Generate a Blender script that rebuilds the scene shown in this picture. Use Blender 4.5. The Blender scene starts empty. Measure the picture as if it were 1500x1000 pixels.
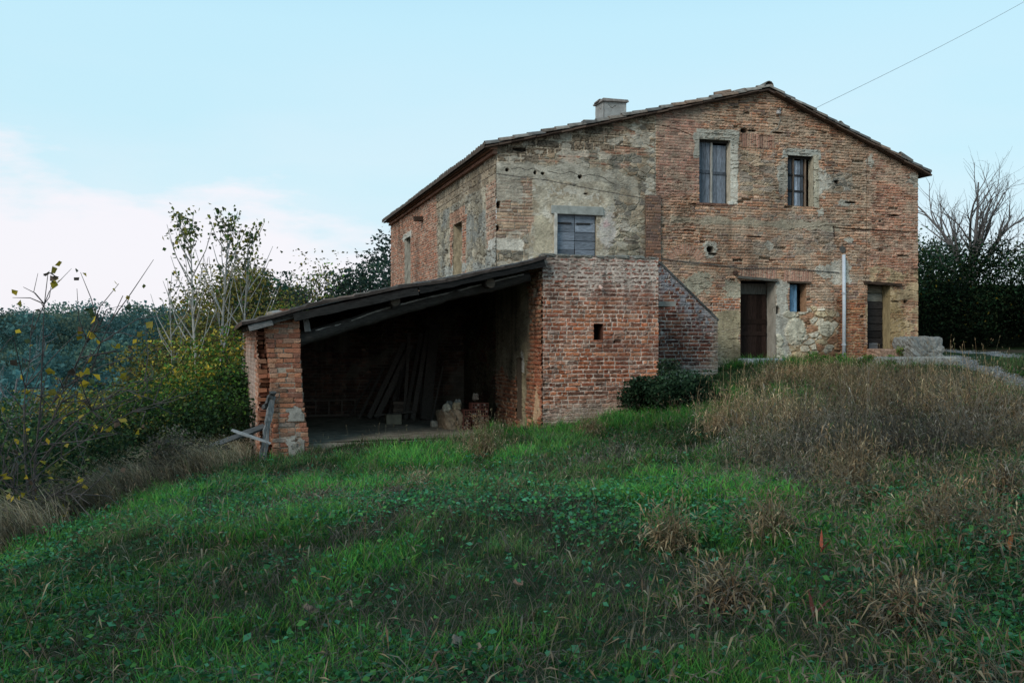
import bpy, math, random
import numpy as np
from math import radians, sin, cos, pi, hypot, atan2

random.seed(7)
RNG = np.random.default_rng(11)
scene = bpy.context.scene
COL = scene.collection

# ------------------------------------------------------------------ frames
ANG = math.atan2(1458.0, 4990.0)            # the farmhouse stands turned 16 degrees to the view
CA, SA = math.cos(ANG), math.sin(ANG)
CX, CY = -0.3476, 22.0                      # near left corner of the farmhouse


def W(u, y):
    """house frame (u along the gable wall, y towards the back) -> world x, y"""
    return CX + CA * u - SA * y, CY + SA * u + CA * y


def HL(X, Y):
    dx, dy = X - CX, Y - CY
    return dx * CA + dy * SA, -dx * SA + dy * CA


# ------------------------------------------------------------------ numpy noise
def ihash(a, b, s=0):
    a = np.asarray(a).astype(np.int64).astype(np.uint64)
    b = np.asarray(b).astype(np.int64).astype(np.uint64)
    h = (a * np.uint64(374761393) + b * np.uint64(668265263) + np.uint64((s * 2246822519 + 3266489917) & 0xffffffff)) & np.uint64(0xffffffff)
    h = ((h ^ (h >> np.uint64(13))) * np.uint64(1274126177)) & np.uint64(0xffffffff)
    h = ((h ^ (h >> np.uint64(16))) * np.uint64(2246822519)) & np.uint64(0xffffffff)
    h = h ^ (h >> np.uint64(15))
    return h.astype(np.float64) / 4294967295.0


def vn(x, y, s=0):
    xi, yi = np.floor(x), np.floor(y)
    fx, fy = x - xi, y - yi
    fx = fx * fx * (3 - 2 * fx)
    fy = fy * fy * (3 - 2 * fy)
    a, b = ihash(xi, yi, s), ihash(xi + 1, yi, s)
    c, d = ihash(xi, yi + 1, s), ihash(xi + 1, yi + 1, s)
    return (a * (1 - fx) + b * fx) * (1 - fy) + (c * (1 - fx) + d * fx) * fy


def fbm(x, y, o=4, s=0, g=0.5):
    t, a, n = 0.0, 1.0, 0.0
    for i in range(o):
        t = t + a * vn(x * 2 ** i + 17.3 * i, y * 2 ** i - 9.1 * i, s + i * 31)
        n += a
        a *= g
    return t / n


def ss(a, b, x):
    t = np.clip((x - a) / (b - a), 0, 1)
    return t * t * (3 - 2 * t)


def lerp(a, b, m):
    return a + (b - a) * np.asarray(m)[..., None]


def rgb(*c):
    return np.array(c, dtype=float)


# ------------------------------------------------------------------ mesh plumbing
def make_mesh(name, verts, quads=None, tris=None, col=None, smooth=False):
    me = bpy.data.meshes.new(name)
    verts = np.ascontiguousarray(verts, dtype=np.float32)
    q = np.zeros((0, 4), np.int32) if quads is None or len(quads) == 0 else np.asarray(quads, np.int32)
    t = np.zeros((0, 3), np.int32) if tris is None or len(tris) == 0 else np.asarray(tris, np.int32)
    me.vertices.add(len(verts))
    me.vertices.foreach_set('co', verts.ravel())
    nl = q.size + t.size
    me.loops.add(nl)
    me.loops.foreach_set('vertex_index', np.concatenate([q.ravel(), t.ravel()]).astype(np.int32))
    me.polygons.add(len(q) + len(t))
    st = np.concatenate([np.arange(len(q)) * 4, q.size + np.arange(len(t)) * 3]).astype(np.int32)
    me.polygons.foreach_set('loop_start', st)
    me.polygons.foreach_set('use_smooth', np.full(len(st), smooth))
    me.update(calc_edges=True)
    if col is not None:
        c = np.ones((len(verts), 4), np.float32)
        c[:, :3] = col
        at = me.attributes.new('Col', 'FLOAT_COLOR', 'POINT')
        at.data.foreach_set('color', c.ravel())
    return me


class MB:
    def __init__(self):
        self.v, self.q, self.t, self.c, self.n = [], [], [], [], 0

    def add(self, v, q=None, t=None, c=(0.5, 0.5, 0.5)):
        v = np.asarray(v, float)
        self.v.append(v)
        if q is not None and len(q):
            self.q.append(np.asarray(q, int) + self.n)
        if t is not None and len(t):
            self.t.append(np.asarray(t, int) + self.n)
        c = np.asarray(c, float)
        if c.ndim == 1:
            c = np.tile(c, (len(v), 1))
        self.c.append(c)
        self.n += len(v)

    def build(self, name, mat, parent=None, origin=(0, 0, 0), smooth=False, bevel=0):
        v = np.concatenate(self.v) - np.asarray(origin, float)
        q = np.concatenate(self.q) if self.q else None
        t = np.concatenate(self.t) if self.t else None
        me = make_mesh(name, v, q, t, np.concatenate(self.c), smooth)
        me.materials.append(mat)
        o = bpy.data.objects.new(name, me)
        COL.objects.link(o)
        if parent is not None:
            o.parent = parent
        else:
            o.location = origin
        if bevel:
            b = o.modifiers.new('Bevel', 'BEVEL')
            b.width = bevel
            b.segments = 2
            b.limit_method = 'ANGLE'
        return o

    # --- shapes
    def box(self, lo, hi, c=(0.5, 0.5, 0.5), jit=0.0):
        lo, hi = np.asarray(lo, float), np.asarray(hi, float)
        v = np.array([[(lo, hi)[i][0], (lo, hi)[j][1], (lo, hi)[k][2]] for i in (0, 1) for j in (0, 1) for k in (0, 1)])
        if jit:
            v = v + RNG.uniform(-jit, jit, v.shape)
        q = [(0, 1, 3, 2), (4, 6, 7, 5), (0, 4, 5, 1), (2, 3, 7, 6), (0, 2, 6, 4), (1, 5, 7, 3)]
        self.add(v, q, None, c)

    def beam(self, p0, p1, w, h, c=(0.5, 0.5, 0.5), up=(0, 0, 1), jit=0.0, n=1):
        """rectangular board from p0 to p1; w across, h along 'up'"""
        p0, p1 = np.asarray(p0, float), np.asarray(p1, float)
        d = p1 - p0
        d /= np.linalg.norm(d)
        up = np.asarray(up, float)
        s = np.cross(d, up)
        s /= np.linalg.norm(s)
        up = np.cross(s, d)
        v = []
        for i in range(n + 1):
            p = p0 + (p1 - p0) * i / n
            for a, b in ((-1, -1), (1, -1), (1, 1), (-1, 1)):
                v.append(p + s * a * w / 2 + up * b * h / 2)
        v = np.array(v)
        if jit:
            v = v + RNG.uniform(-jit, jit, v.shape)
        q = [(3, 2, 1, 0)]
        for i in range(n):
            for k in range(4):
                a, b = i * 4 + k, i * 4 + (k + 1) % 4
                q.append((a, b, b + 4, a + 4))
        e = n * 4
        q.append((e, e + 1, e + 2, e + 3))
        self.add(v, q, None, c)

    def tube(self, pts, radii, sides=6, c=(0.5, 0.5, 0.5), cap=True, rough=0.0):
        pts = np.asarray(pts, float)
        n = len(pts)
        radii = np.broadcast_to(np.asarray(radii, float), (n,))
        d = np.gradient(pts, axis=0)
        d /= np.linalg.norm(d, axis=1)[:, None] + 1e-9
        ref = np.array([0.0, 0.0, 1.0]) if abs(d[0][2]) < 0.8 else np.array([1.0, 0.0, 0.0])
        s = np.cross(d, ref)
        s /= np.linalg.norm(s, axis=1)[:, None] + 1e-9
        t = np.cross(s, d)
        a = np.linspace(0, 2 * pi, sides, endpoint=False)
        rr = radii[:, None] * (1 + (RNG.uniform(-rough, rough, (n, sides)) if rough else np.zeros((n, sides))))
        v = pts[:, None, :] + s[:, None, :] * (np.cos(a)[None, :] * rr)[..., None] + t[:, None, :] * (np.sin(a)[None, :] * rr)[..., None]
        v = v.reshape(-1, 3)
        i = np.arange(n - 1)[:, None] * sides
        k = np.arange(sides)[None, :]
        k2 = (k + 1) % sides
        q = np.stack([i + k, i + k2, i + sides + k2, i + sides + k], -1).reshape(-1, 4)
        tr = []
        if cap:
            v = np.concatenate([v, pts[:1], pts[-1:]])
            c0, c1 = n * sides, n * sides + 1
            for kk in range(sides):
                tr.append((c0, (kk + 1) % sides, kk))
                tr.append((c1, (n - 1) * sides + kk, (n - 1) * sides + (kk + 1) % sides))
        if np.ndim(c) == 2 and len(c) == n:
            cc = np.repeat(np.asarray(c, float), sides, axis=0)
            if cap:
                cc = np.concatenate([cc, cc[:1], cc[-1:]])
            c = cc
        self.add(v, q, tr, c)

    def grid(self, P, c):
        """P: (m,n,3)"""
        m, n = P.shape[:2]
        idx = np.arange(m * n).reshape(m, n)
        q = np.stack([idx[:-1, :-1], idx[1:, :-1], idx[1:, 1:], idx[:-1, 1:]], -1).reshape(-1, 4)
        c = np.asarray(c, float)
        self.add(P.reshape(-1, 3), q, None, c.reshape(-1, 3) if c.ndim == 3 else c)

    def rock(self, lo, hi, c, seed=0, n=10, amp=0.06, power=5.0, fr=3.0):
        lo, hi = np.asarray(lo, float), np.asarray(hi, float)
        mid, half = (lo + hi) / 2, (hi - lo) / 2
        th = np.linspace(0, pi, n + 1)
        ph = np.linspace(0, 2 * pi, 2 * n + 1)
        T, F = np.meshgrid(th, ph, indexing='ij')
        D = np.stack([np.sin(T) * np.cos(F), np.sin(T) * np.sin(F), np.cos(T)], -1)
        r = (np.abs(D) ** power).sum(-1) ** (-1 / power)
        nz = fbm(D[..., 0] * fr + D[..., 2] * fr * .7 + seed, D[..., 1] * fr - D[..., 2] * fr * .57, 3, seed) - 0.5
        P = mid + D * (r * (1 + amp * 2 * nz))[..., None] * half
        cc = np.asarray(c, float) * (0.75 + 0.9 * fbm(D[..., 0] * 6 + D[..., 2] * 4, D[..., 1] * 6 + seed, 4, seed + 3))[..., None]
        self.grid(P, cc)


def props(o, label=None, cat=None, group=None, kind=None):
    if label:
        o['label'] = label
    if cat:
        o['category'] = cat
    if group:
        o['group'] = group
    if kind:
        o['kind'] = kind
    return o


def empty(name, loc, label, cat, group=None, rz=0.0):
    o = bpy.data.objects.new(name, None)
    COL.objects.link(o)
    o.location = loc
    o.rotation_euler = (0, 0, rz)
    o.empty_display_size = 0.2
    return props(o, label, cat, group)


class HThing:
    """a thing that stands in the house frame: children's coordinates are house coordinates"""

    def __init__(self, name, base, label, cat, group=None):
        x, y = W(base[0], base[1])
        self.base = base
        self.root = empty(name, (x, y, base[2]), label, cat, group, ANG)

    def part(self, mb, name, mat, parent=None, **k):
        return mb.build(name, mat, parent or self.root, self.base, **k)


def solo(mb, name, mat, base, label, cat, group=None, house=False, **k):
    """a thing made of one mesh"""
    o = mb.build(name, mat, None, base, **k)
    if house:
        x, y = W(base[0], base[1])
        o.location = (x, y, base[2])
        o.rotation_euler = (0, 0, ANG)
    return props(o, label, cat, group)


# ------------------------------------------------------------------ materials
def new_mat(name):
    m = bpy.data.materials.new(name)
    m.use_nodes = True
    nt = m.node_tree
    for n in list(nt.nodes):
        nt.nodes.remove(n)
    out = nt.nodes.new('ShaderNodeOutputMaterial')
    b = nt.nodes.new('ShaderNodeBsdfPrincipled')
    nt.links.new(b.outputs[0], out.inputs[0])
    b.inputs['Specular IOR Level'].default_value = 0.25
    return m, nt, b, out


def mat_attr(name, rough=0.92, scale=60.0, lo=0.72, hi=1.25, bump=0.35, bscale=90.0, bdist=0.004, stretch=None, spec=0.08):
    """vertex colour x node noise, with noise bump"""
    m, nt, b, out = new_mat(name)
    N, L = nt.nodes, nt.links
    at = N.new('ShaderNodeAttribute')
    at.attribute_name = 'Col'
    tc = N.new('ShaderNodeTexCoord')
    mp = N.new('ShaderNodeMapping')
    if stretch:
        mp.inputs['Scale'].default_value = stretch
    L.new(tc.outputs['Object'], mp.inputs[0])
    nz = N.new('ShaderNodeTexNoise')
    nz.inputs['Scale'].default_value = scale
    nz.inputs['Detail'].default_value = 6
    nz.inputs['Roughness'].default_value = 0.65
    L.new(mp.outputs[0], nz.inputs['Vector'])
    mr = N.new('ShaderNodeMapRange')
    mr.inputs['From Min'].default_value = 0.3
    mr.inputs['From Max'].default_value = 0.7
    mr.inputs['To Min'].default_value = lo
    mr.inputs['To Max'].default_value = hi
    L.new(nz.outputs['Fac'], mr.inputs['Value'])
    mx = N.new('ShaderNodeVectorMath')
    mx.operation = 'SCALE'
    L.new(at.outputs['Color'], mx.inputs[0])
    L.new(mr.outputs[0], mx.inputs['Scale'])
    L.new(mx.outputs[0], b.inputs['Base Color'])
    b.inputs['Roughness'].default_value = rough
    b.inputs['Specular IOR Level'].default_value = spec
    if bump:
        n2 = N.new('ShaderNodeTexNoise')
        n2.inputs['Scale'].default_value = bscale
        n2.inputs['Detail'].default_value = 5
        L.new(mp.outputs[0], n2.inputs['Vector'])
        bp = N.new('ShaderNodeBump')
        bp.inputs['Strength'].default_value = bump
        bp.inputs['Distance'].default_value = bdist
        L.new(n2.outputs['Fac'], bp.inputs['Height'])
        L.new(bp.outputs[0], b.inputs['Normal'])
    return m


def mat_leaf(name, trans=0.3, rough=0.6):
    m, nt, b, out = new_mat(name)
    N, L = nt.nodes, nt.links
    at = N.new('ShaderNodeAttribute')
    at.attribute_name = 'Col'
    nz = N.new('ShaderNodeTexNoise')
    nz.inputs['Scale'].default_value = 3.0
    mr = N.new('ShaderNodeMapRange')
    mr.inputs['From Min'].default_value = 0.3
    mr.inputs['From Max'].default_value = 0.7
    mr.inputs['To Min'].default_value = 0.75
    mr.inputs['To Max'].default_value = 1.25
    L.new(nz.outputs['Fac'], mr.inputs['Value'])
    mx = N.new('ShaderNodeVectorMath')
    mx.operation = 'SCALE'
    L.new(at.outputs['Color'], mx.inputs[0])
    L.new(mr.outputs[0], mx.inputs['Scale'])
    L.new(mx.outputs[0], b.inputs['Base Color'])
    b.inputs['Roughness'].default_value = rough
    b.inputs['Specular IOR Level'].default_value = 0.06
    tr = N.new('ShaderNodeBsdfTranslucent')
    L.new(mx.outputs[0], tr.inputs['Color'])
    ms = N.new('ShaderNodeMixShader')
    ms.inputs[0].default_value = trans
    L.new(b.outputs[0], ms.inputs[1])
    L.new(tr.outputs[0], ms.inputs[2])
    L.new(ms.outputs[0], out.inputs[0])
    return m


M_WALL = mat_attr('weathered_masonry', 0.95, 45, 0.78, 1.2, 0.5, 120, 0.006)
M_PIER = mat_attr('crumbling_brick', 0.95, 30, 0.62, 1.35, 0.8, 45, 0.016)
M_WOOD = mat_attr('old_timber', 0.85, 14, 0.45, 1.5, 0.6, 30, 0.006, stretch=(4, 4, 0.5))
M_WOODH = mat_attr('old_timber_level', 0.85, 14, 0.45, 1.5, 0.6, 30, 0.006, stretch=(0.5, 4, 4))
M_TILE = mat_attr('mossy_roof_tile', 0.95, 9, 0.55, 1.45, 0.5, 60, 0.006)
M_STONE = mat_attr('rough_stone', 0.95, 14, 0.6, 1.4, 0.9, 30, 0.02)
M_PIPE = mat_attr('white_plastic_pipe', 0.45, 8, 0.85, 1.1, 0.05, 40, 0.001, spec=0.4)
M_IRON = mat_attr('rusty_iron', 0.7, 40, 0.6, 1.3, 0.3, 90, 0.002)
M_BARK = mat_attr('bark', 0.9, 20, 0.65, 1.35, 0.5, 40, 0.006)
M_LEAF = mat_leaf('leaf', 0.3)
M_GRASS = mat_leaf('grass_blade', 0.25, 0.55)
M_SOIL = mat_attr('soil_and_moss', 0.97, 6, 0.55, 1.5, 0.8, 20, 0.03)
M_GRAVEL = mat_attr('gravel', 0.9, 30, 0.55, 1.5, 0.8, 60, 0.02)
M_CONC = mat_attr('worn_concrete', 0.95, 5, 0.6, 1.35, 0.4, 40, 0.006)

# ------------------------------------------------------------------ terrain
CP = np.array([
    (0, 0, 0), (0, -6, -.1), (3, 2, .05), (6, 5, .2), (-2, 4, -.05), (-3, 6, -.12), (-4.4, 8, -.3), (-4.4, 12, -.36), (-4.4, 17, -.52),
    (-3, 17.5, -.3), (-1.5, 17.6, -.24), (0, 12, -.05), (0, 17.5, -.12), (.5, 18.7, -.08), (3, 19.3, .33), (2, 14, .15), (4, 10, .3), (6, 14, .55), (5, 19, .62),
    (4.4, 22, .84), (6, 23.4, 1.02), (8.5, 24.2, 1.0), (10.5, 25, 1.04), (12, 24, 1.0), (9, 18, .70), (12, 18, .78), (9, 10, .5), (14, 12, .7),
    (13, 26, 1.12), (14, 30, 1.2), (20, 30, 1.3), (12, 33, 1.3), (22, 20, 1.1), (2, 32, .6), (-5, 24, -.55), (-4.8, 20, -.5), (-6, 16, -.6), (-6, 10, -.6),
    (-5, 6, -.6), (-4.5, 3, -.6), (-8, 8, -1.35), (-8, 14, -1.4), (-8, 20, -1.6), (-8, 26, -2.0), (-12, 10, -2.6), (-12, 20, -2.8), (-12, 30, -3.4), (-18, 20, -4.8),
    (-20, 35, -6), (-6, 34, -.9), (0, 44, .2), (16, 44, 1.6), (-7, 3, -1.4), (-12, 0, -3), (8, -4, .2), (-16, 44, -5.5), (30, 34, 1.5)], float)


def tps_fit(P, reg=0.02):
    n = len(P)
    d = np.hypot(P[:, None, 0] - P[None, :, 0], P[:, None, 1] - P[None, :, 1])
    K = np.where(d > 0, d * d * np.log(d + 1e-12), 0) + reg * np.eye(n)
    A = np.zeros((n + 3, n + 3))
    A[:n, :n] = K
    A[:n, n] = 1
    A[:n, n + 1:] = P[:, :2]
    A[n:, :n] = A[:n, n:].T
    return np.linalg.solve(A, np.concatenate([P[:, 2], np.zeros(3)]))


TW = tps_fit(CP)


def height(X, Y):
    X, Y = np.asarray(X, float), np.asarray(Y, float)
    Xc, Yc = np.clip(X, -26, 34), np.clip(Y, -8, 48)
    z = TW[-3] + TW[-2] * Xc + TW[-1] * Yc
    for i in range(len(CP)):
        d2 = (Xc - CP[i, 0]) ** 2 + (Yc - CP[i, 1]) ** 2
        z = z + TW[i] * d2 * 0.5 * np.log(d2 + 1e-9)
    r = np.hypot(X, Y)
    far_l = np.interp(r, [0, 45, 100, 180, 300, 420, 900, 4000], [-3, -6, -15, -13, 2.5, 8.2, 3, -30]) + 3.0 * (fbm(X / 90, Y / 90, 2, 5) - .5) * ss(150, 300, r)
    far_r = np.interp(r, [0, 45, 4000], [1.3, 1.8, -20])
    s = ss(-45, 25, X)
    zf = far_l * (1 - s) + far_r * s
    w = ss(32, 60, np.hypot(X - 2, Y - 16))
    z = z * (1 - w) + zf * w
    u, v = HL(X, Y)
    pit = ss(-5.2, -4.9, u) * ss(-2.95, -2.6, v) * ss(1.5, .3, u) * ss(14, 13, v)
    z = z * (1 - pit) + np.minimum(z, -.42) * pit
    near = (1 - ss(25, 50, r)) * (1 - pit)
    z = z + near * (0.16 * (fbm(X * .7, Y * .7, 3, 3) - .5) + 0.13 * (fbm(X * 1.7, Y * 1.7, 3, 9) - .5))
    return z


height_exact = height
_HX, _HY, _HS = -24.0, -6.0, 0.1
_gx, _gy = np.meshgrid(np.arange(_HX, 32, _HS), np.arange(_HY, 42, _HS), indexing='ij')
_HG = height_exact(_gx, _gy)


def height(X, Y):
    X, Y = np.asarray(X, float), np.asarray(Y, float)
    fx, fy = (X - _HX) / _HS, (Y - _HY) / _HS
    ok = (fx > 0) & (fy > 0) & (fx < _HG.shape[0] - 2) & (fy < _HG.shape[1] - 2)
    if not np.all(ok):
        if X.ndim == 0:
            return height_exact(X, Y)
        out = np.empty(X.shape)
        if ok.any():
            out[ok] = height(X[ok], Y[ok])
        out[~ok] = height_exact(X[~ok], Y[~ok])
        return out
    i, j = np.floor(fx).astype(int), np.floor(fy).astype(int)
    a, b = fx - i, fy - j
    return (_HG[i, j] * (1 - a) + _HG[i + 1, j] * a) * (1 - b) + (_HG[i, j + 1] * (1 - a) + _HG[i + 1, j + 1] * a) * b


def axis(lo, hi, n, near_lo, near_hi, step):
    a = np.arange(near_lo, near_hi, step)
    k = np.linspace(0, 1, n)[1:]
    left = near_lo - (near_lo - lo) * k ** 3.0
    right = near_hi + (hi - near_hi) * k ** 3.0
    return np.concatenate([left[::-1], a, right])


gx = axis(-2600, 2600, 60, -14, 20, 0.16)
gy = axis(-300, 3200, 60, 1.5, 36, 0.16)
GX, GY = np.meshgrid(gx, gy, indexing='ij')
GZ = height(GX, GY)
n1 = fbm(GX * .5, GY * .5, 4, 21)
gcol = lerp(np.broadcast_to(rgb(.018, .034, .012), GX.shape + (3,)), rgb(.05, .04, .026), ss(.45, .65, n1))
bank = ss(-4.4, -6.0, GX)
gcol = lerp(gcol, rgb(.07, .058, .042), bank * .7)
gcol = lerp(gcol, rgb(.03, .05, .03), ss(60, 120, np.hypot(GX, GY)))
mb = MB()
mb.grid(np.stack([GX, GY, GZ], -1), gcol)
g = mb.build('ground', M_SOIL, smooth=True)
props(g, kind='structure')


# ------------------------------------------------------------------ masonry painter
def bricks(U, V, h, L, j, seed, wob=.012, header=.3, rag=.004):
    nz = vn(U * 45, V * 45, seed + 1) - .5
    nz2 = vn(U * 14, V * 14, seed + 8) - .5
    Vw = V + wob * 2 * (fbm(U * .7, V * .7, 3, seed + 2) - .5) + rag * nz2
    r = np.floor(Vw / h)
    fv = Vw - r * h
    x = (U + ihash(r, r * 0 + 5, seed) * L + rag * nz) / L
    c = np.floor(x)
    B = lambda cc: cc + .34 * (ihash(r, cc, seed + 3) - .5)
    c = np.where(x < B(c), c - 1, c)
    c = np.where(x >= B(c + 1), c + 1, c)
    b0, b1 = B(c), B(c + 1)
    sp = ihash(r, c, seed + 4) < header
    mid = (b0 + b1) / 2
    sub = (sp & (x >= mid)).astype(float)
    b0n = np.where(sp & (x >= mid), mid, b0)
    b1n = np.where(sp & (x < mid), mid, b1)
    d = np.minimum(np.minimum((x - b0n) * L, (b1n - x) * L), np.minimum(fv, h - fv))
    d = d + rag * nz * 1.2
    m = ss(j * .5 - .002, j * .5 + .004, d)
    k = c * 2 + sub
    R = lambda q: ihash(r, k, seed + 50 + q)
    edge = ss(0, .014, d - j * .5)
    return m, R, edge


def voronoi(U, V, sx, sy, seed, jit=.85):
    x, y = U / sx, V / sy
    xi, yi = np.floor(x), np.floor(y)
    d1 = np.full(U.shape, 9.0)
    d2 = np.full(U.shape, 9.0)
    ca, cb = np.zeros(U.shape), np.zeros(U.shape)
    for a in (-1, 0, 1):
        for b in (-1, 0, 1):
            cx, cy = xi + a, yi + b
            px = cx + .5 + jit * (ihash(cx, cy, seed) - .5)
            py = cy + .5 + jit * (ihash(cx, cy, seed + 1) - .5)
            d = np.hypot(x - px, y - py)
            n = d < d1
            d2 = np.where(n, d1, np.minimum(d2, d))
            ca, cb = np.where(n, cx, ca), np.where(n, cy, cb)
            d1 = np.where(n, d, d1)
    R = lambda q: ihash(ca, cb, seed + 20 + q)
    return d1, d2 - d1, R


def pal(r, cols):
    cols = np.asarray(cols, float)
    x = np.clip(r, 0, .9999) * len(cols)
    return cols[x.astype(int)]


PAL_TAN = [(.37, .185, .11), (.34, .19, .12), (.42, .24, .15), (.28, .14, .085), (.38, .215, .145), (.27, .165, .115), (.44, .28, .19), (.33, .155, .095), (.22, .14, .11), (.40, .24, .16)]
PAL_RED = [(.34, .125, .062), (.29, .105, .055), (.38, .155, .08), (.23, .085, .05), (.35, .165, .10), (.27, .13, .08), (.19, .09, .058), (.39, .185, .105), (.16, .085, .06)]
PAL_PIER = [(.38, .16, .09), (.33, .135, .08), (.38, .19, .115), (.30, .125, .08), (.40, .22, .14), (.31, .18, .125), (.24, .11, .075)]
PAL_SIDE = [(.42, .17, .10), (.37, .15, .09), (.45, .22, .14), (.33, .14, .09), (.40, .24, .17), (.30, .17, .12)]
PAL_STONE = [(.20, .175, .14), (.26, .21, .155), (.17, .155, .13), (.29, .24, .18), (.24, .18, .125), (.16, .145, .125)]
PAL_TUFA = [(.22, .175, .13), (.25, .20, .15), (.19, .155, .12), (.27, .21, .15)]
PAL_YEL = [(.38, .30, .19), (.34, .26, .16), (.42, .36, .27), (.30, .22, .14), (.28, .15, .09), (.45, .40, .31)]


class Paint:
    def __init__(self, U, V):
        self.U, self.V = U, V
        self.c = np.zeros(U.shape + (3,))
        self.h = np.zeros(U.shape)

    def sdf(self, u0, u1, v0, v1, amp=.12, sc=3.0, seed=0):
        """ragged box: >0 inside"""
        U, V = self.U, self.V
        d = np.minimum(np.minimum(U - u0, u1 - U), np.minimum(V - v0, v1 - V))
        return d + amp * 2 * (fbm(U * sc, V * sc, 4, seed + 77, .6) - .5)

    def blob(self, u, v, ru, rv, amp=.35, sc=3.5, seed=0):
        U, V = self.U, self.V
        return 1 - np.hypot((U - u) / ru, (V - v) / rv) + amp * 4.5 * (fbm(U * sc * 1.6, V * sc * 2.2, 5, seed + 99, .68) - .5)

    def lay(self, m, c, h):
        self.c = lerp(self.c, c, m)
        self.h = self.h + (h - self.h) * m

    def brick(self, pal_, h=.07, L=.28, j=.012, seed=0, mort=(.30, .25, .19), relief=.012, miss=.012, **k):
        U, V = self.U, self.V
        m, R, e = bricks(U, V, h, L, j, seed, **k)
        c = pal(R(0), pal_) * (.72 + .56 * R(1))[..., None]
        blotch = fbm(U * 9, V * 9, 4, seed + 6)
        c = c * (.6 + .8 * blotch)[..., None]
        hh = relief * (.3 + R(2)) * (.4 + .6 * e) + .006 * (blotch - .5)
        gone = (R(3) < miss).astype(float)
        hh = hh * (1 - gone) - .045 * gone
        c = lerp(c, rgb(.05, .04, .03), gone * .7)
        mc = rgb(*mort) * (.55 + .9 * fbm(U * 14, V * 14, 3, seed + 7))[..., None]
        cc = lerp(mc, c, m)
        return cc, np.where(m > .5, hh, -.006) * 1.0 + 0 * m

    def stones(self, pal_, sx=.26, sy=.17, seed=0, mort=(.30, .27, .22), gap=.09, relief=.03):
        U, V = self.U, self.V
        wu = U + .05 * (fbm(U * 5, V * 5, 3, seed + 4) - .5) * 2
        wv = V + .05 * (fbm(U * 5, V * 5, 3, seed + 5) - .5) * 2
        d1, e, R = voronoi(wu, wv, sx, sy, seed)
        m = ss(gap * .5, gap * 1.6, e + .08 * (vn(U * 30, V * 30, seed) - .5))
        c = pal(R(0), pal_) * (.7 + .6 * R(1))[..., None] * (.6 + .8 * fbm(U * 16, V * 16, 4, seed + 9))[..., None]
        mc = rgb(*mort) * (.6 + .8 * fbm(U * 16, V * 16, 4, seed + 2))[..., None]
        return lerp(mc, c, m), m * relief * (.3 + R(2)) * (1 - .4 * d1) + .012 * (fbm(U * 22, V * 22, 3, seed) - .5)

    def plaster(self, col, seed=0, var=.5, sc=2.0):
        U, V = self.U, self.V
        n = fbm(U * sc, V * sc, 5, seed, .6)
        f = fbm(U * 18, V * 18, 4, seed + 4, .6)
        c = rgb(*col) * (1 - var + 2 * var * n)[..., None] * (.75 + .5 * f)[..., None]
        return c, .012 + .014 * (n - .5) + .007 * (f - .5)

    def wash(self, m, col):
        self.c = lerp(self.c, rgb(*col), m)

    def flecks(self, seed=0, pale=(.46, .41, .34), amt=.7, dark=.6, dens=.5, w=1.0):
        U, V = self.U, self.V
        where = fbm(U * 1.1 + seed, V * 1.4, 4, seed + 400, .6)
        a = ss(.64 - .1 * dens, .74 - .1 * dens, fbm(U * 11, V * 30, 4, seed + 401, .65) + .35 * (where - .5))
        a = a * w
        self.c = lerp(self.c, rgb(*pale) * (.6 + .8 * vn(U * 25, V * 40, seed))[..., None], a * amt)
        self.h = self.h + .008 * a
        b = ss(.63, .70, fbm(U * 7 + 31, V * 34, 4, seed + 402, .62) + .3 * (fbm(U * .9, V * 1.2 + 5, 3, seed + 403) - .5))
        b = b * w
        self.c = self.c * (1 - dark * b)[..., None]
        self.h = self.h - .016 * b
        f = fbm(U * 26, V * 40, 4, seed + 404, .7)
        self.c = self.c * (.62 + .76 * f)[..., None]
        self.h = self.h + .012 * (f - .5)

    def grime(self, seed=0, amt=.35):
        n = fbm(self.U * 1.3, self.V * .6, 4, seed + 300, .6)
        st = fbm(self.U * 7, self.V * .5, 3, seed + 301)
        self.c = self.c * (1 - amt * ss(.48, .72, n) * .8 - amt * .5 * ss(.5, .75, st))[..., None]

    def hole(self, u, v, ru, rv, depth=.16, seed=0):
        m = ss(0, .3, self.blob(u, v, ru, rv, .12, 7, seed))
        self.h = self.h * (1 - m) - depth * m
        self.c = lerp(self.c, rgb(.02, .017, .014), m)

    def line(self, pts, w, col, depth=-.02, seed=0, wob=.02):
        U = self.U + wob * 2 * (fbm(self.U * 4, self.V * 4, 3, seed + 61) - .5)
        V = self.V + wob * 2 * (fbm(self.U * 4, self.V * 4, 3, seed + 62) - .5)
        d = np.full(U.shape, 9.0)
        for (a, b), (c_, e) in zip(pts[:-1], pts[1:]):
            L2 = (c_ - a) ** 2 + (e - b) ** 2
            t = np.clip(((U - a) * (c_ - a) + (V - b) * (e - b)) / L2, 0, 1)
            d = np.minimum(d, np.hypot(U - a - t * (c_ - a), V - b - t * (e - b)))
        m = 1 - ss(w * .5, w, d)
        self.c = lerp(self.c, rgb(*col), m)
        self.h = self.h + depth * m


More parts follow.
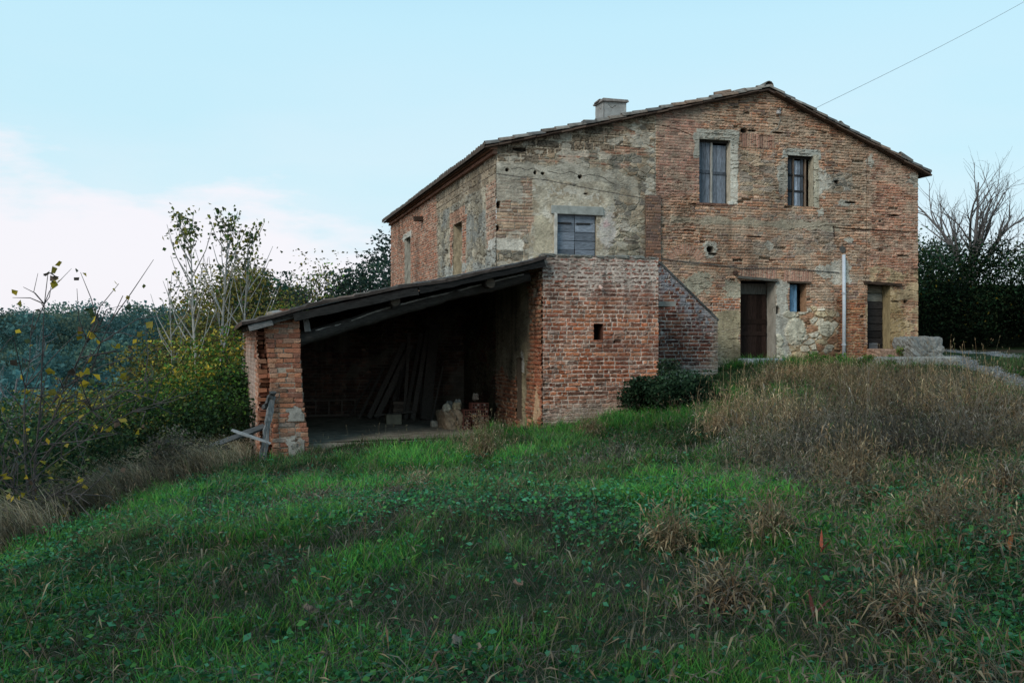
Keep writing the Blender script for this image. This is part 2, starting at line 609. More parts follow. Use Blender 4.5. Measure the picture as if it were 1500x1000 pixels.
def wall_grid(mb, u0, u1, v0, v1, res, painter, place, holes=(), keep=None):
    nu, nv = max(2, int((u1 - u0) / res) + 1), max(2, int((v1 - v0) / res) + 1)
    U, V = np.meshgrid(np.linspace(u0, u1, nu), np.linspace(v0, v1, nv), indexing='ij')
    P = Paint(U, V)
    painter(P)
    XYZ = place(U, V, P.h)
    cu, cv = (U[:-1, :-1] + U[1:, 1:]) / 2, (V[:-1, :-1] + V[1:, 1:]) / 2
    ok = np.ones(cu.shape, bool)
    for a, b, c, d in holes:
        ok &= ~((cu > a) & (cu < b) & (cv > c) & (cv < d))
    if keep is not None:
        ok &= keep(cu, cv)
    idx = np.arange(nu * nv).reshape(nu, nv)
    q = np.stack([idx[:-1, :-1], idx[1:, :-1], idx[1:, 1:], idx[:-1, 1:]], -1)[ok]
    used = np.zeros(nu * nv, bool)
    used[q.ravel()] = True
    re = np.cumsum(used) - 1
    mb.add(XYZ.reshape(-1, 3)[used], re[q], None, np.clip(P.c, .005, .9).reshape(-1, 3)[used])


def front_place(y):
    return lambda U, V, h: np.stack([U, y - h, V], -1)


def side_place(u):            # a wall facing -u ; U runs along +y
    return lambda U, V, h: np.stack([u - h, U, V], -1)


# ------------------------------------------------------------------ FARMHOUSE
house = HThing('farmhouse', (0, 0, 0), 'old two-storey brick and stone farmhouse with low gabled tile roof and weathered shutters', 'house')
RU, RZ = 6.71, 7.58                                     # ridge over the gable wall
ZL, ZR = 5.89, 5.86                                     # wall head at left and right corner
HW, HD = 11.02, 14.2


def gable(u):
    return np.where(u < RU, ZL + (RZ - ZL) * u / RU, RZ + (ZR - RZ) * (u - RU) / (HW - RU))


OPEN = {'w1': (4.94, 5.76, 4.86, 6.36), 'w2': (7.29, 8.0, 4.88, 6.10), 'd1': (6.02, 6.97, 1.0, 3.06),
        'sw': (7.34, 7.81, 2.31, 3.02), 'd2': (9.53, 10.2, 1.3, 3.02), 'sh': (1.40, 2.37, 2.3, 4.50)}


def paint_front(P):
    U, V = P.U, P.V
    c, h = P.brick(PAL_TAN, .066, .27, .013, 1, mort=(.35, .28, .20), relief=.018, miss=.014, wob=.035, rag=.008)
    P.c, P.h = c, h
    # pinker, sounder brickwork high on the middle part and at the right corner
    c, h = P.brick([(.34, .18, .13), (.30, .16, .115), (.37, .22, .16), (.28, .17, .13)], .066, .27, .010, 2, mort=(.33, .26, .2), miss=.004)
    P.lay(ss(-.1, .1, P.sdf(3.86, 5.0, 4.9, 7.4, .25, 2, 1)), c, h)
    P.lay(ss(-.1, .1, P.sdf(9.6, 11.2, 3.3, 6.6, .2, 2, 2)), *P.brick([(.36, .17, .11), (.33, .16, .10), (.38, .22, .15), (.27, .14, .10)], .066, .27, .012, 3, mort=(.34, .27, .2), miss=.015))
    # mortar smeared across the joints
    sm = ss(.52, .64, fbm(U * 2.3, V * 3.2, 5, 12, .62))
    P.lay(sm * .5, rgb(.36, .29, .21) * (.7 + .6 * fbm(U * 20, V * 20, 3, 4))[..., None], P.h * .6 + .004)
    gs = ss(.55, .66, fbm(U * 1.6 + 9, V * 3, 5, 31, .62))
    P.lay(gs * .32, rgb(.25, .20, .15) * (.6 + .8 * fbm(U * 25, V * 25, 3, 5))[..., None], P.h * .6 + .004)
    # rubble bands and patches in the middle part
    st = P.stones(PAL_STONE, .22, .12, 5)
    P.lay(ss(-.02, .05, P.sdf(7.9, 9.15, 5.2, 5.78, .16, 3, 5)), *st)
    P.lay(ss(-.02, .05, P.sdf(6.4, 8.6, 3.75, 4.65, .34, 1.6, 6)) * .65 * ss(.42, .54, fbm(U * 2.2, V * 3.6, 5, 605, .64)), *st)
    P.lay(ss(-.02, .05, P.sdf(5.95, 6.95, 5.05, 6.15, .22, 3, 7)) * .8, *P.stones([(.33, .25, .17), (.30, .19, .13), (.24, .20, .16), (.38, .29, .19)], .30, .085, 15, gap=.07))
    P.lay(ss(-.02, .04, P.sdf(4.2, 8.7, 4.33, 4.52, .14, 2.2, 8)) * .8, *P.plaster((.30, .26, .19), 8))
    for k, (u, v, a, b) in enumerate([(9.0, 4.1, .12, .06), (8.9, 5.0, .22, .09), (8.2, 4.75, .12, .1), (5.25, 3.8, .2, .22), (8.75, 3.35, .3, .4), (4.9, 2.95, .35, .28), (5.85, 2.75, .28, .35), (8.35, 3.3, .3, .16), (6.8, 3.9, .14, .12), (9.6, 6.1, .12, .16), (10.9, 5.65, .25, .18), (8.2, 5.5, .25, .35), (7.15, 5.5, .16, .4)]):
        P.lay(ss(0, .12, P.blob(u, v, a, b, .4, 4, 40 + k)), *P.plaster((.36, .33, .27) if k not in (6, 5) else (.34, .30, .22), 50 + k))
    # concrete pads over the upper windows
    P.lay(ss(-.01, .02, P.sdf(4.86, 5.98, 6.22, 6.60, .06, 4, 9)), *P.plaster((.30, .285, .235), 9, .25))
    P.lay(ss(-.01, .02, P.sdf(4.80, 5.0, 5.9, 6.5, .07, 5, 19)), *P.plaster((.30, .28, .23), 9, .25))
    P.lay(ss(-.01, .02, P.sdf(5.70, 5.95, 4.85, 6.3, .06, 6, 29)), *P.plaster((.50, .46, .38), 19, .25))
    P.lay(ss(-.01, .02, P.sdf(7.13, 8.22, 6.02, 6.27, .05, 5, 10)), *P.plaster((.31, .30, .255), 10, .2))
    P.lay(ss(-.01, .02, P.sdf(8.0, 8.16, 4.85, 6.15, .03, 5, 11)), *P.plaster((.36, .32, .24), 11, .2))
    # soldier course of a walled-up window, and a blind relieving arch
    mk = P.sdf(6.02, 6.95, 6.24, 6.55, .015, 6, 12)
    m_, R_, e_ = bricks(V, U, .062, 2.0, .012, 23)
    sc = lerp(rgb(.30, .24, .18) * np.ones(U.shape)[..., None], pal(R_(0), [(.30, .16, .115), (.27, .15, .11), (.33, .2, .14)]) * (.7 + .5 * R_(1))[..., None], m_)
    P.lay(ss(-.01, .01, mk), sc, .014 * m_)
    r = np.hypot((U - 4.57), (V - 3.28))
    th = np.arctan2(V - 3.28, U - 4.57)
    ring = ss(.36, .38, r) * (1 - ss(.58, .60, r)) * ss(.5, .6, th) * (1 - ss(2.55, 2.65, th))
    vs = np.abs(((th * 7.5) % 1) - .5)
    P.lay(ring, lerp(rgb(.31, .25, .18) * np.ones(U.shape)[..., None], rgb(.33, .18, .125) * (.7 + .6 * vn(th * 7.5, r * 0, 3))[..., None], ss(.44, .36, vs)), .012)
    for (u0, u1, vv) in ((6.05, 6.95, 3.10), (7.25, 7.95, 3.05)):            # flat arches
        mk = P.sdf(u0 - .05, u1 + .05, vv, vv + .26, .02, 6, 14)
        P.lay(ss(-.01, .01, mk), sc * 1.1, .012 * m_)
    # lower part: yellowish plaster and big rounded stones
    yst = P.stones(PAL_YEL, .27, .17, 7, mort=(.30, .21, .13), gap=.10, relief=.05)
    P.lay(ss(-.05, .05, P.sdf(7.1, 8.85, 1.0, 2.36, .2, 2.5, 15)), *yst)
    P.lay(ss(-.03, .03, P.sdf(8.7, 9.55, 1.25, 2.7, .22, 2.5, 16)), *P.brick([(.26, .10, .055), (.30, .12, .06), (.22, .09, .055), (.34, .17, .09)], .066, .27, .014, 24, mort=(.30, .22, .14), miss=.04))
    P.lay(ss(-.03, .03, P.sdf(6.93, 7.36, 1.0, 3.05, .16, 3, 17)), *P.plaster((.37, .34, .28), 17, .5, 3))
    P.lay(ss(-.03, .03, P.sdf(5.35, 6.03, 1.0, 2.5, .18, 3, 18)), *P.plaster((.27, .22, .14), 18, .55, 3))
    P.lay(ss(-.03, .02, P.sdf(5.3, 6.0, 2.35, 2.62, .12, 4, 20)), *P.brick(PAL_RED, .066, .27, .014, 25, mort=(.4, .36, .3), miss=.06))
    P.lay(ss(-.03, .03, P.sdf(9.56, 11.2, 1.0, 3.42, .24, 2.2, 21)), *P.plaster((.41, .30, .18), 21, .65, 3))
    P.lay(ss(.52, .6, fbm(U * 2.5 + 8, V * 4, 5, 121, .64)) * ss(-.1, .2, P.sdf(9.7, 11.2, 1.4, 3.5, .2, 2, 122)) * .85, *P.brick([(.36, .18, .11), (.32, .16, .10), (.29, .15, .1)], .066, .27, .013, 123, mort=(.36, .28, .19)))
    wl = ss(0, .12, P.blob(10.35, 1.9, .3, .7, .6, 4, 88))
    P.wash(wl * .6, (.24, .16, .07))
    for k, (u, v, a, b) in enumerate([(7.5, 1.85, .30, .38), (7.05, 1.62, .14, .18), (8.35, 1.9, .24, .2), (7.0, 1.3, .22, .2), (7.35, 2.25, .2, .10)]):
        P.lay(ss(0, .12, P.blob(u, v, a, b, .10, 5, 60 + k)), *P.plaster((.43, .385, .29), 70 + k, .5, 6))
        P.h = P.h + .03 * ss(0, .3, P.blob(u, v, a, b, .1, 4, 60 + k))
    # ---- older left bay
    left = ss(3.83, 3.80, U)
    c, h = P.stones(PAL_STONE, .20, .11, 9, mort=(.27, .25, .20))
    P.lay(left, c, h)
    c, h = P.brick([(.19, .15, .11), (.22, .17, .125), (.165, .135, .105), (.25, .19, .135)], .18, .44, .028, 30, mort=(.42, .35, .27), relief=.02, miss=0, header=.1)
    pit = ss(.62, .7, vn(U * 38, V * 38, 5))
    c = c * (1 - .55 * pit)[..., None]
    tb = V - (5.50 + .20 * U)
    TUF = (c, h - .01 * pit, left * ss(-.02, .02, tb + .16 * (fbm(U * 2.2, V * 4, 3, 33) - .5) * 2))
    P.lay(left * ss(-.03, .05, P.sdf(.3, 3.7, 5.66, 6.7, .35, 2.2, 34)) * ss(.47, .55, fbm(U * 1.4, V * 5, 3, 35)), *P.brick([(.32, .18, .13), (.29, .15, .10), (.34, .23, .17)], .066, .27, .012, 31))
    P.lay(TUF[2] * ss(.36, .42, fbm(U * 2.4 + 3, V * 3, 3, 133)), TUF[0], TUF[1])
    pg = P.plaster((.30, .28, .235), 36, .6, 3.5)
    P.lay(left * ss(-.03, .03, P.sdf(-.2, 2.5, 5.22, 5.58, .10, 2.5, 37)), *pg)
    P.lay(left * ss(-.03, .03, P.sdf(2.2, 3.4, 4.85, 5.5, .24, 2.2, 57)) * .75, *pg)
    P.lay(left * ss(-.04, .05, P.sdf(.75, 2.75, 2.4, 5.2, .2, 2.2, 38)), *P.plaster((.36, .325, .26), 39, .8, 3.2))
    P.lay(left * ss(.52, .62, fbm(U * 2.6 + 5, V * 2.6, 5, 338, .66)) * ss(-.1, .2, P.sdf(.6, 3.4, 2.4, 5.2, .2, 2, 339)) * .75, *P.plaster((.27, .22, .16), 340, .6, 5))
    P.lay(left * ss(.56, .63, fbm(U * 3.4 + 15, V * 3.4, 5, 341, .66)) * ss(-.1, .2, P.sdf(.6, 3.4, 2.4, 5.1, .2, 2, 339)) * .8, *P.plaster((.45, .43, .38), 342, .5, 5))
    P.lay(left * ss(-.03, .05, P.sdf(.9, 1.5, 3.4, 4.35, .22, 3, 138)), *P.plaster((.36, .32, .24), 139, .5, 4))
    P.lay(left * ss(-.03, .04, P.sdf(2.5, 3.5, 2.4, 4.4, .2, 2.5, 39)), *P.stones([(.24, .21, .16), (.29, .26, .20), (.21, .18, .15)], .24, .10, 11, mort=(.36, .33, .26)))
    P.lay(left * ss(-.02, .03, P.sdf(-.1, .85, 3.9, 5.25, .16, 3, 41)), *P.brick([(.34, .22, .15), (.30, .19, .14), (.37, .26, .18), (.27, .20, .16)], .072, .30, .014, 32, mort=(.34, .30, .24)))
    P.lay(left * ss(-.03, .03, P.sdf(-.1, .55, 4.7, 5.25, .16, 3, 42)) * .8, *pg)
    P.lay(left * ss(0, .3, P.blob(2.62, 4.2, .22, .5, .3, 3, 43)), *P.plaster((.43, .40, .37), 44, .2))
    P.wash(left * ss(.3, .6, P.blob(2.6, 4.32, .16, .16, .4, 3, 43)) * .5, (.50, .30, .32))
    P.lay(left * ss(-.02, .02, P.sdf(-.1, .62, 3.62, 3.86, .05, 4, 45)), *P.plaster((.50, .47, .41), 46, .2))
    P.lay(left * ss(.6, .66, fbm(U * 3, V * 6, 4, 48)) * .6, *P.plaster((.45, .42, .36), 49, .3))
    P.line([(0.35, 5.42), (.55, 5.46), (.7, 5.41), (.85, 5.46), (1.0, 5.40)], .009, (.13, .13, .12), -.015, 1)
    P.line([(1.2, 5.42), (1.5, 5.35), (1.75, 5.42), (2.0, 5.34), (2.2, 5.4), (2.5, 5.32), (2.8, 5.2)], .009, (.13, .13, .12), -.015, 2, .03)
    P.line([(0.02, 5.29), (1.2, 5.2), (2.4, 5.03), (3.8, 4.86)], .012, (.14, .13, .12), -.012, 3, .01)
    P.line([(3.82, 4.9), (3.82, 6.8)], .016, (.36, .31, .24), -.004, 4, .008)
    # seams and cracks
    P.line([(9.53, 6.2), (9.5, 3.05)], .014, (.15, .10, .07), -.02, 5, .015)
    P.line([(8.56, 4.40), (8.95, 4.37), (10.0, 4.36), (11.0, 4.33)], .018, (.10, .07, .05), -.025, 6, .01)
    P.line([(8.58, 4.4), (8.62, 4.18)], .03, (.06, .05, .045), -.03, 7, .02)
    P.line([(4.0, 6.6), (4.35, 6.55), (4.75, 6.42)], .012, (.12, .08, .06), -.02, 8, .02)
    P.line([(4.9, 6.52), (5.5, 6.5), (5.95, 6.62), (6.3, 6.8), (6.3, 7.05)], .010, (.30, .27, .22), .008, 9, .015)
    for (u, v, a, b) in ((6.12, 6.62, .1, .055), (6.33, 6.63, .14, .03), (7.05, 6.62, .2, .025), (5.23, 3.76, .11, .09), (5.3, 3.66, .14, .03), (.25, 5.40, .045, .045), (.90, 5.37, .04, .05), (1.08, 5.36, .05, .035), (1.97, 5.33, .06, .05), (.55, 5.86, .2, .045), (.05, 4.62, .05, .09), (.03, 4.1, .05, .07), (5.1, 4.82, .5, .02), (8.66, 5.5, .07, .06), (2.1, 4.95, .05, .02), (9.05, 5.02, .2, .03), (10.3, 4.75, .2, .025), (6.9, 3.55, .12, .02), (10.15, 2.72, .1, .02), (10.35, 2.6, .14, .018), (10.65, 2.6, .08, .05), (4.7, 4.2, .2, .015), (6.4, 4.1, .25, .014), (10.6, 3.75, .2, .02), (7.0, 2.35, .08, .1)):
        P.hole(u, v, a, b, .07 if a > .12 else .14, int(u * 10))
    g_ = P.c.mean(-1)[..., None]
    P.c = np.clip(g_ + (P.c - g_) * (1.06 - .08 * left)[..., None], .01, 1) * np.array([1.0, .985, 1.0]) * (1.30 - .12 * left)[..., None] * (1 + left[..., None] * np.array([.05, .005, -.07]))
    P.flecks(1, (.46, .36, .27), .5, .40, .25, 1 - .72 * left)
    P.grime(1, .34)
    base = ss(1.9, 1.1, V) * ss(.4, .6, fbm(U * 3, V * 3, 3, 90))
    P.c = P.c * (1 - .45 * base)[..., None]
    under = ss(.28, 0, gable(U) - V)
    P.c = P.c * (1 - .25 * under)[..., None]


mb = MB()
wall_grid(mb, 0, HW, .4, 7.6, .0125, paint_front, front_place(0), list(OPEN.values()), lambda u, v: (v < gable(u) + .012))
house.part(mb, 'wall', M_WALL)


def paint_side(P):
    U, V = P.U, P.V          # U = distance from the near corner
    P.c, P.h = P.brick(PAL_SIDE, .068, .27, .012, 101, mort=(.42, .33, .26), miss=.006, wob=.02)
    st = P.stones([(.34, .29, .21), (.27, .24, .19), (.38, .33, .25), (.24, .22, .18), (.42, .36, .27)], .30, .2, 102, mort=(.30, .26, .2))
    near = ss(6.5, 5.9, U + .5 * (fbm(U, V * 3, 3, 1) - .5))
    P.lay(near, *st)
    P.lay(near * ss(.50, .62, fbm(U * .8 + 3, V * 1.6, 5, 105, .66)) * .85, *P.plaster((.25, .245, .22), 106, .6, 3))
    P.lay(ss(-.03, .03, P.sdf(-.1, .85, 3.7, 5.5, .05, 4, 107)), *P.brick([(.40, .24, .17), (.36, .21, .15), (.42, .28, .2)], .10, .4, .016, 108, mort=(.4, .34, .27)))
    tb = P.brick([(.30, .235, .165), (.27, .215, .155), (.33, .26, .18)], .19, .48, .018, 109, mort=(.24, .19, .15), miss=0, header=.05)
    P.lay(ss(6.4, 6.3, U) * ss(5.16, 5.2, V + .12 * (fbm(U * 1.5, V * 2, 3, 7) - .5)), *tb)
    # brick arch and jambs of the near window
    P.lay(ss(-.02, .02, P.sdf(2.9, 4.6, 4.62, 4.98, .04, 4, 110)), *P.brick([(.40, .22, .15), (.36, .2, .14)], .3, .075, .012, 111, mort=(.34, .27, .2), miss=0))
    P.lay(ss(-.02, .02, P.sdf(4.25, 4.6, 3, 4.7, .1, 4, 112)) + ss(-.02, .02, P.sdf(2.75, 3.2, 3, 4.7, .1, 4, 113)), *P.brick(PAL_SIDE, .068, .27, .012, 114, mort=(.42, .33, .26)))
    P.lay(ss(-.02, .02, P.sdf(10.2, 11.8, 4.9, 5.15, .06, 4, 116)), *P.plaster((.50, .47, .41), 117, .2))
    P.lay(ss(-.04, .06, P.sdf(-.1, 5.2, 3.2, 3.62, .22, 2, 118)) * ss(.40, .52, fbm(U * 1.3, V * 2.5, 4, 318)), *P.plaster((.36, .35, .31), 119, .6, 3))
    P.lay(ss(-.02, .02, P.sdf(-.1, .66, 3.66, 3.88, .05, 4, 120)), *P.plaster((.55, .52, .46), 121, .2))
    # inside the lean-to: plaster and brick, with the shed's shade painted into the colour
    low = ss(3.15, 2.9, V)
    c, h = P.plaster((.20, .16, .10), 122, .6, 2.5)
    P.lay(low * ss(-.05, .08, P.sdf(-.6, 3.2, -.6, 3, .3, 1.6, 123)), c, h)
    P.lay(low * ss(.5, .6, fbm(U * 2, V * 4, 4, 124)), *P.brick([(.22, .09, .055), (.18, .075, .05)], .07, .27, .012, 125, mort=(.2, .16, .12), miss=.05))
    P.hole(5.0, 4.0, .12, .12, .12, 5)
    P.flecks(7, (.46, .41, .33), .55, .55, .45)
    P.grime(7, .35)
    P.c = P.c * (1 - .6 * low)[..., None]  # shade under the lean-to roof painted into the lower wall


mb = MB()
OS = [(3.24, 4.20, 2.9, 4.64), (10.35, 11.42, 2.9, 4.98)]
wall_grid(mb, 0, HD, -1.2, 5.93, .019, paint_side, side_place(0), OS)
# plain brick rear and far walls, behind everything
mb.box((.02, HD - .02, -1.2), (HW, HD, 5.85), (.33, .19, .12))
mb.box((HW - .02, .02, .4), (HW, HD - .02, 5.85), (.33, .19, .12))
# mortar core just behind the painted faces, so no light leaks in
house.part(mb, 'side_wall', M_WALL)


def reveal(mb, u0, u1, v0, v1, d, c_l, c_r, c_t, c_b, y0=-.008):
    """plastered sides of an opening in the gable wall, as a sheet with a rough surface"""
    def sheet(f, nu, nv, c):
        A, B = np.meshgrid(np.linspace(0, 1, nu), np.linspace(0, 1, nv), indexing='ij')
        nz = (fbm(A * 6 + u0 * 3, B * 9 + v0, 4, 77) - .5)
        mb.grid(f(A, B, nz * .03), np.asarray(c, float) * (.6 + .8 * fbm(A * 9 + u0, B * 14 + v0, 4, 78))[..., None])
    n = 30
    sheet(lambda a, b, z: np.stack([u0 - abs(z), y0 + a * d, v0 + b * (v1 - v0)], -1), 12, n, c_l)
    sheet(lambda a, b, z: np.stack([u1 + abs(z), y0 + (1 - a) * d, v0 + b * (v1 - v0)], -1), 12, n, c_r)
    sheet(lambda a, b, z: np.stack([u0 + a * (u1 - u0), y0 + b * d, v1 + abs(z) * .5], -1), n, 12, c_t)
    sheet(lambda a, b, z: np.stack([u0 + a * (u1 - u0), y0 + (1 - b) * d, v0 - abs(z) * .5], -1), n, 12, c_b)


BLUEG = rgb(.17, .19, .22)


def plank_leaf(mb, u0, u1, v0, v1, y, n, col, th=.03, horiz=False, jit=.004, gap=.006, var=.3):
    for i in range(n):
        k = 1 + random.uniform(-var, var)
        c = np.asarray(col) * k
        if horiz:
            a, b = v0 + (v1 - v0) * i / n, v0 + (v1 - v0) * (i + 1) / n
            mb.box((u0, y, a + gap / 2), (u1, y + th, b - gap / 2), c, jit)
        else:
            a, b = u0 + (u1 - u0) * i / n, u0 + (u1 - u0) * (i + 1) / n
            mb.box((a + gap / 2, y, v0), (b - gap / 2, y + th, v1), c, jit)


def opening(name, key, d, cols, label=None):
    u0, u1, v0, v1 = OPEN[key]
    mb = MB()
    reveal(mb, u0, u1, v0, v1, d, *cols)
    dk = (.012, .011, .01)
    mb.add(np.array([[u0, d + .05, v0], [u1, d + .05, v0], [u1, d + .05, v1], [u0, d + .05, v1]]), [(0, 1, 2, 3)], None, dk)
    o = house.part(mb, name, M_WALL)
    if label:
        o['label'] = label
    return o


G1 = (.33, .30, .24)
# upper left window
w = opening('window', 'w1', .24, ((.4, .36, .3), (.50, .45, .36), (.2, .17, .13), (.35, .31, .25)), 'tall upper window with two grey plank shutters')
u0, u1, v0, v1 = OPEN['w1']
mb = MB(); plank_leaf(mb, u0 + .02, u0 + .36, v0 + .02, v1 - .03, .15, 3, BLUEG * .85); mb.box((u0 + .03, .13, v0 + .72), (u0 + .35, .148, v0 + .80), BLUEG * .5)
house.part(mb, 'shutter', M_WOOD, w, bevel=.003)
mb = MB(); plank_leaf(mb, u0 + .42, u1 - .04, v0 + .02, v1 - .1, .16, 3, BLUEG * 1.1); mb.box((u0 + .43, .14, v0 + .70), (u1 - .05, .158, v0 + .77), BLUEG * .5)
house.part(mb, 'shutter', M_WOOD, w, bevel=.003)
mb = MB(); mb.beam((u0 + .385, .14, v0 + .01), (u0 + .392, .14, v1 - .04), .05, .03, (.36, .33, .29), up=(0, 1, 0), n=6, jit=.004)
mb.box((u0, .12, v1 - .05), (u1, .18, v1), (.05, .045, .04))
house.part(mb, 'frame', M_WOOD, w)
mb = MB()
for i in range(6):
    a = u0 - .07 + i * .165
    mb.box((a, -.03 + .015 * random.random(), v0 - .055), (a + .155, .02, v0 - .005), np.array((.24, .13, .09)) * random.uniform(.6, 1.1), .006)
mb.rock((u1 - .07, -.05, v0 - .03), (u1 + .06, .04, v0 + .06), (.5, .47, .4), 4)
house.part(mb, 'sill', M_WALL, w)
# upper right window
w = opening('window', 'w2', .22, ((.3, .26, .2), (.40, .36, .27), (.16, .13, .1), (.33, .29, .23)), 'smaller upper window with broken barred shutters')
u0, u1, v0, v1 = OPEN['w2']
mb = MB(); plank_leaf(mb, u0 + .02, u0 + .2, v0 + .02, v1 - .03, .14, 2, BLUEG * .38)
for k in (.3, .62):
    mb.box((u0 + .01, .115, v0 + k * 1.2), (u0 + .22, .138, v0 + k * 1.2 + .05), (.02, .02, .02))
house.part(mb, 'shutter', M_WOOD, w)
mb = MB(); plank_leaf(mb, u0 + .27, u0 + .45, v0 + .0, v1 - .1, .15, 2, BLUEG * 1.6)
for k in (.3, .62):
    mb.box((u0 + .26, .125, v0 + k * 1.2), (u0 + .53, .148, v0 + k * 1.2 + .04), (.03, .03, .032))
mb.box((u0 + .46, .14, v0 + .02), (u0 + .52, .18, v1 - .05), BLUEG * .45)
house.part(mb, 'shutter', M_WOOD, w)
mb = MB(); mb.box((u0, .11, v1 - .06), (u1, .17, v1), (.04, .035, .03)); mb.beam((u0 + .235, .13, v0), (u0 + .24, .13, v1 - .06), .045, .03, (.12, .09, .07), up=(0, 1, 0), n=5, jit=.005)
mb.box((u1 - .15, .13, v0), (u1 - .11, .19, v1 - .06), (.20, .14, .10))
house.part(mb, 'frame', M_WOOD, w)
# shuttered opening over the landing
w = opening('window', 'sh', .16, ((.45, .42, .36), (.42, .37, .28), (.2, .19, .17), (.3, .28, .24)), 'low window with blue-grey boarded shutters under a concrete lintel')
u0, u1, v0, v1 = OPEN['sh']
for a, b in ((u0 + .02, u0 + .455), (u0 + .47, u1 - .02)):
    mb = MB(); plank_leaf(mb, a, b, v0, v1 - .03, .07, 11, BLUEG * 1.0, horiz=True, var=.65, gap=.010, jit=.007)
    mb.box((a + .03, .045, 3.05), (a + .36, .068, 3.10), (.03, .028, .027)); mb.box((a + .03, .045, 4.25), (a + .36, .068, 4.29), (.03, .028, .027))
    house.part(mb, 'shutter', M_WOODH, w, bevel=.003)
mb = MB(); mb.box((1.26, -.045, 4.465), (2.52, .1, 4.66), (.30, .30, .27), .008)
house.part(mb, 'lintel', M_CONC, w, bevel=.01)
mb = MB(); mb.beam((1.36, -.03, 2.4), (1.375, -.03, 4.49), .07, .05, (.48, .45, .40), up=(0, 1, 0), n=8, jit=.006)
house.part(mb, 'frame', M_CONC, w)
# left door
w = opening('door', 'd1', .42, ((.2, .16, .12), (.34, .31, .26), (.1, .08, .06), (.2, .2, .2)), 'dark brown panelled plank door left of the small blue shutter')
u0, u1, v0, v1 = OPEN['d1']
mb = MB(); plank_leaf(mb, u0 + .02, u1 - .03, v0 + .1, v1 - .32, .37, 7, (.022, .013, .010), var=.5)
mb.box((u0 + .02, .355, 2.02), (u1 - .03, .369, 2.14), (.020, .012, .009)); mb.box((u0 + .02, .355, 1.74), (u1 - .03, .369, 1.84), (.028, .017, .013))
mb.box((u0 + .02, .38, v1 - .31), (u1 - .03, .41, v1 - .05), (.11, .10, .085), .004)
house.part(mb, 'door_leaf', M_WOOD, w, bevel=.004)
mb = MB(); mb.beam((5.93, -.03, 3.13), (7.0, -.03, 3.06), .10, .055, (.11, .10, .085), n=8, jit=.006)
mb.box((5.83, -.06, 3.19), (5.92, .02, 3.27), (.07, .04, .03), .01)
house.part(mb, 'lintel', M_WOODH, w)
# small blue shutter
w = opening('window', 'sw', .28, ((.28, .17, .11), (.34, .20, .12), (.1, .08, .06), (.42, .39, .34)), 'small low window closed by a blue wooden shutter')
u0, u1, v0, v1 = OPEN['sw']
mb = MB(); plank_leaf(mb, u0 + .01, u0 + .31, v0 + .01, v1 - .04, .15, 3, (.15, .26, .37), var=.2)
house.part(mb, 'shutter', M_WOOD, w, bevel=.003)
mb = MB(); mb.beam((7.28, -.02, 3.04), (7.92, -.02, 3.02), .08, .045, (.08, .055, .04), n=6, jit=.006)
house.part(mb, 'lintel', M_WOODH, w)
# right door
w = opening('door', 'd2', .34, ((.2, .14, .1), (.30, .235, .13), (.1, .08, .06), (.25, .2, .16)), 'narrow door of rotten dark horizontal boards near the right corner')
u0, u1, v0, v1 = OPEN['d2']
mb = MB(); plank_leaf(mb, u0 + .01, u1 - .03, v0 + .02, v1 - .42, .27, 7, (.028, .024, .022), horiz=True, var=.4, jit=.008, gap=.012)
mb.box((u0 + .01, .275, v1 - .41), (u1 - .03, .31, v1 - .22), (.20, .185, .15), .005); mb.box((u0 + .01, .28, v1 - .2), (u1 - .03, .31, v1 - .02), (.17, .15, .11), .005)
mb.box((u0 + .25, .262, v0 + .12), (u0 + .5, .272, v0 + .26), (.13, .13, .13), .008)
house.part(mb, 'door_leaf', M_WOODH, w, bevel=.004)
mb = MB(); mb.beam((9.42, -.03, 3.06), (10.5, -.03, 3.01), .10, .07, (.055, .035, .025), n=10, jit=.010)
house.part(mb, 'lintel', M_WOODH, w)
# side windows: deep narrow openings
for (a, b, c, d), deep, cj, lab in ((OS[0], .42, (.40, .33, .22), 'tall narrow side window under a soldier arch'), (OS[1], .45, (.40, .38, .32), 'far side window with pale plastered reveal')):
    mb = MB()
    for yy, s in ((a, 1), (b, -1)):
        A, B = np.meshgrid(np.linspace(0, 1, 12), np.linspace(0, 1, 40), indexing='ij')
        nz = np.abs(fbm(A * 5 + yy, B * 12, 4, 5) - .5) * .05
        mb.grid(np.stack([-.008 + (A if s > 0 else 1 - A) * deep, yy - s * nz, c + B * (d - c)], -1), np.asarray(cj) * (.6 + .8 * fbm(A * 8, B * 16 + yy, 4, 6))[..., None])
    mb.box((-.008, a, d), (deep, b, d + .02), (.25, .2, .15))
    mb.box((deep, a - .05, c), (deep + .03, b + .05, d), (.02, .018, .016))
    mb.box((.22, a + .03, c), (.26, b - .03, d - .04), (.06, .05, .045))
    o = house.part(mb, 'side_window', M_WALL)
    o['label'] = lab
# brick pilaster by the stair, beam stub, cornice
mb = MB()


def paint_pil(P):
    P.c, P.h = P.brick([(.17, .10, .075), (.21, .12, .085), (.14, .09, .075), (.25, .14, .09)], .07, .2, .012, 140, mort=(.2, .16, .13), miss=.02)
    P.wash(ss(4.2, 3.5, P.V) * .4, (.30, .12, .06))


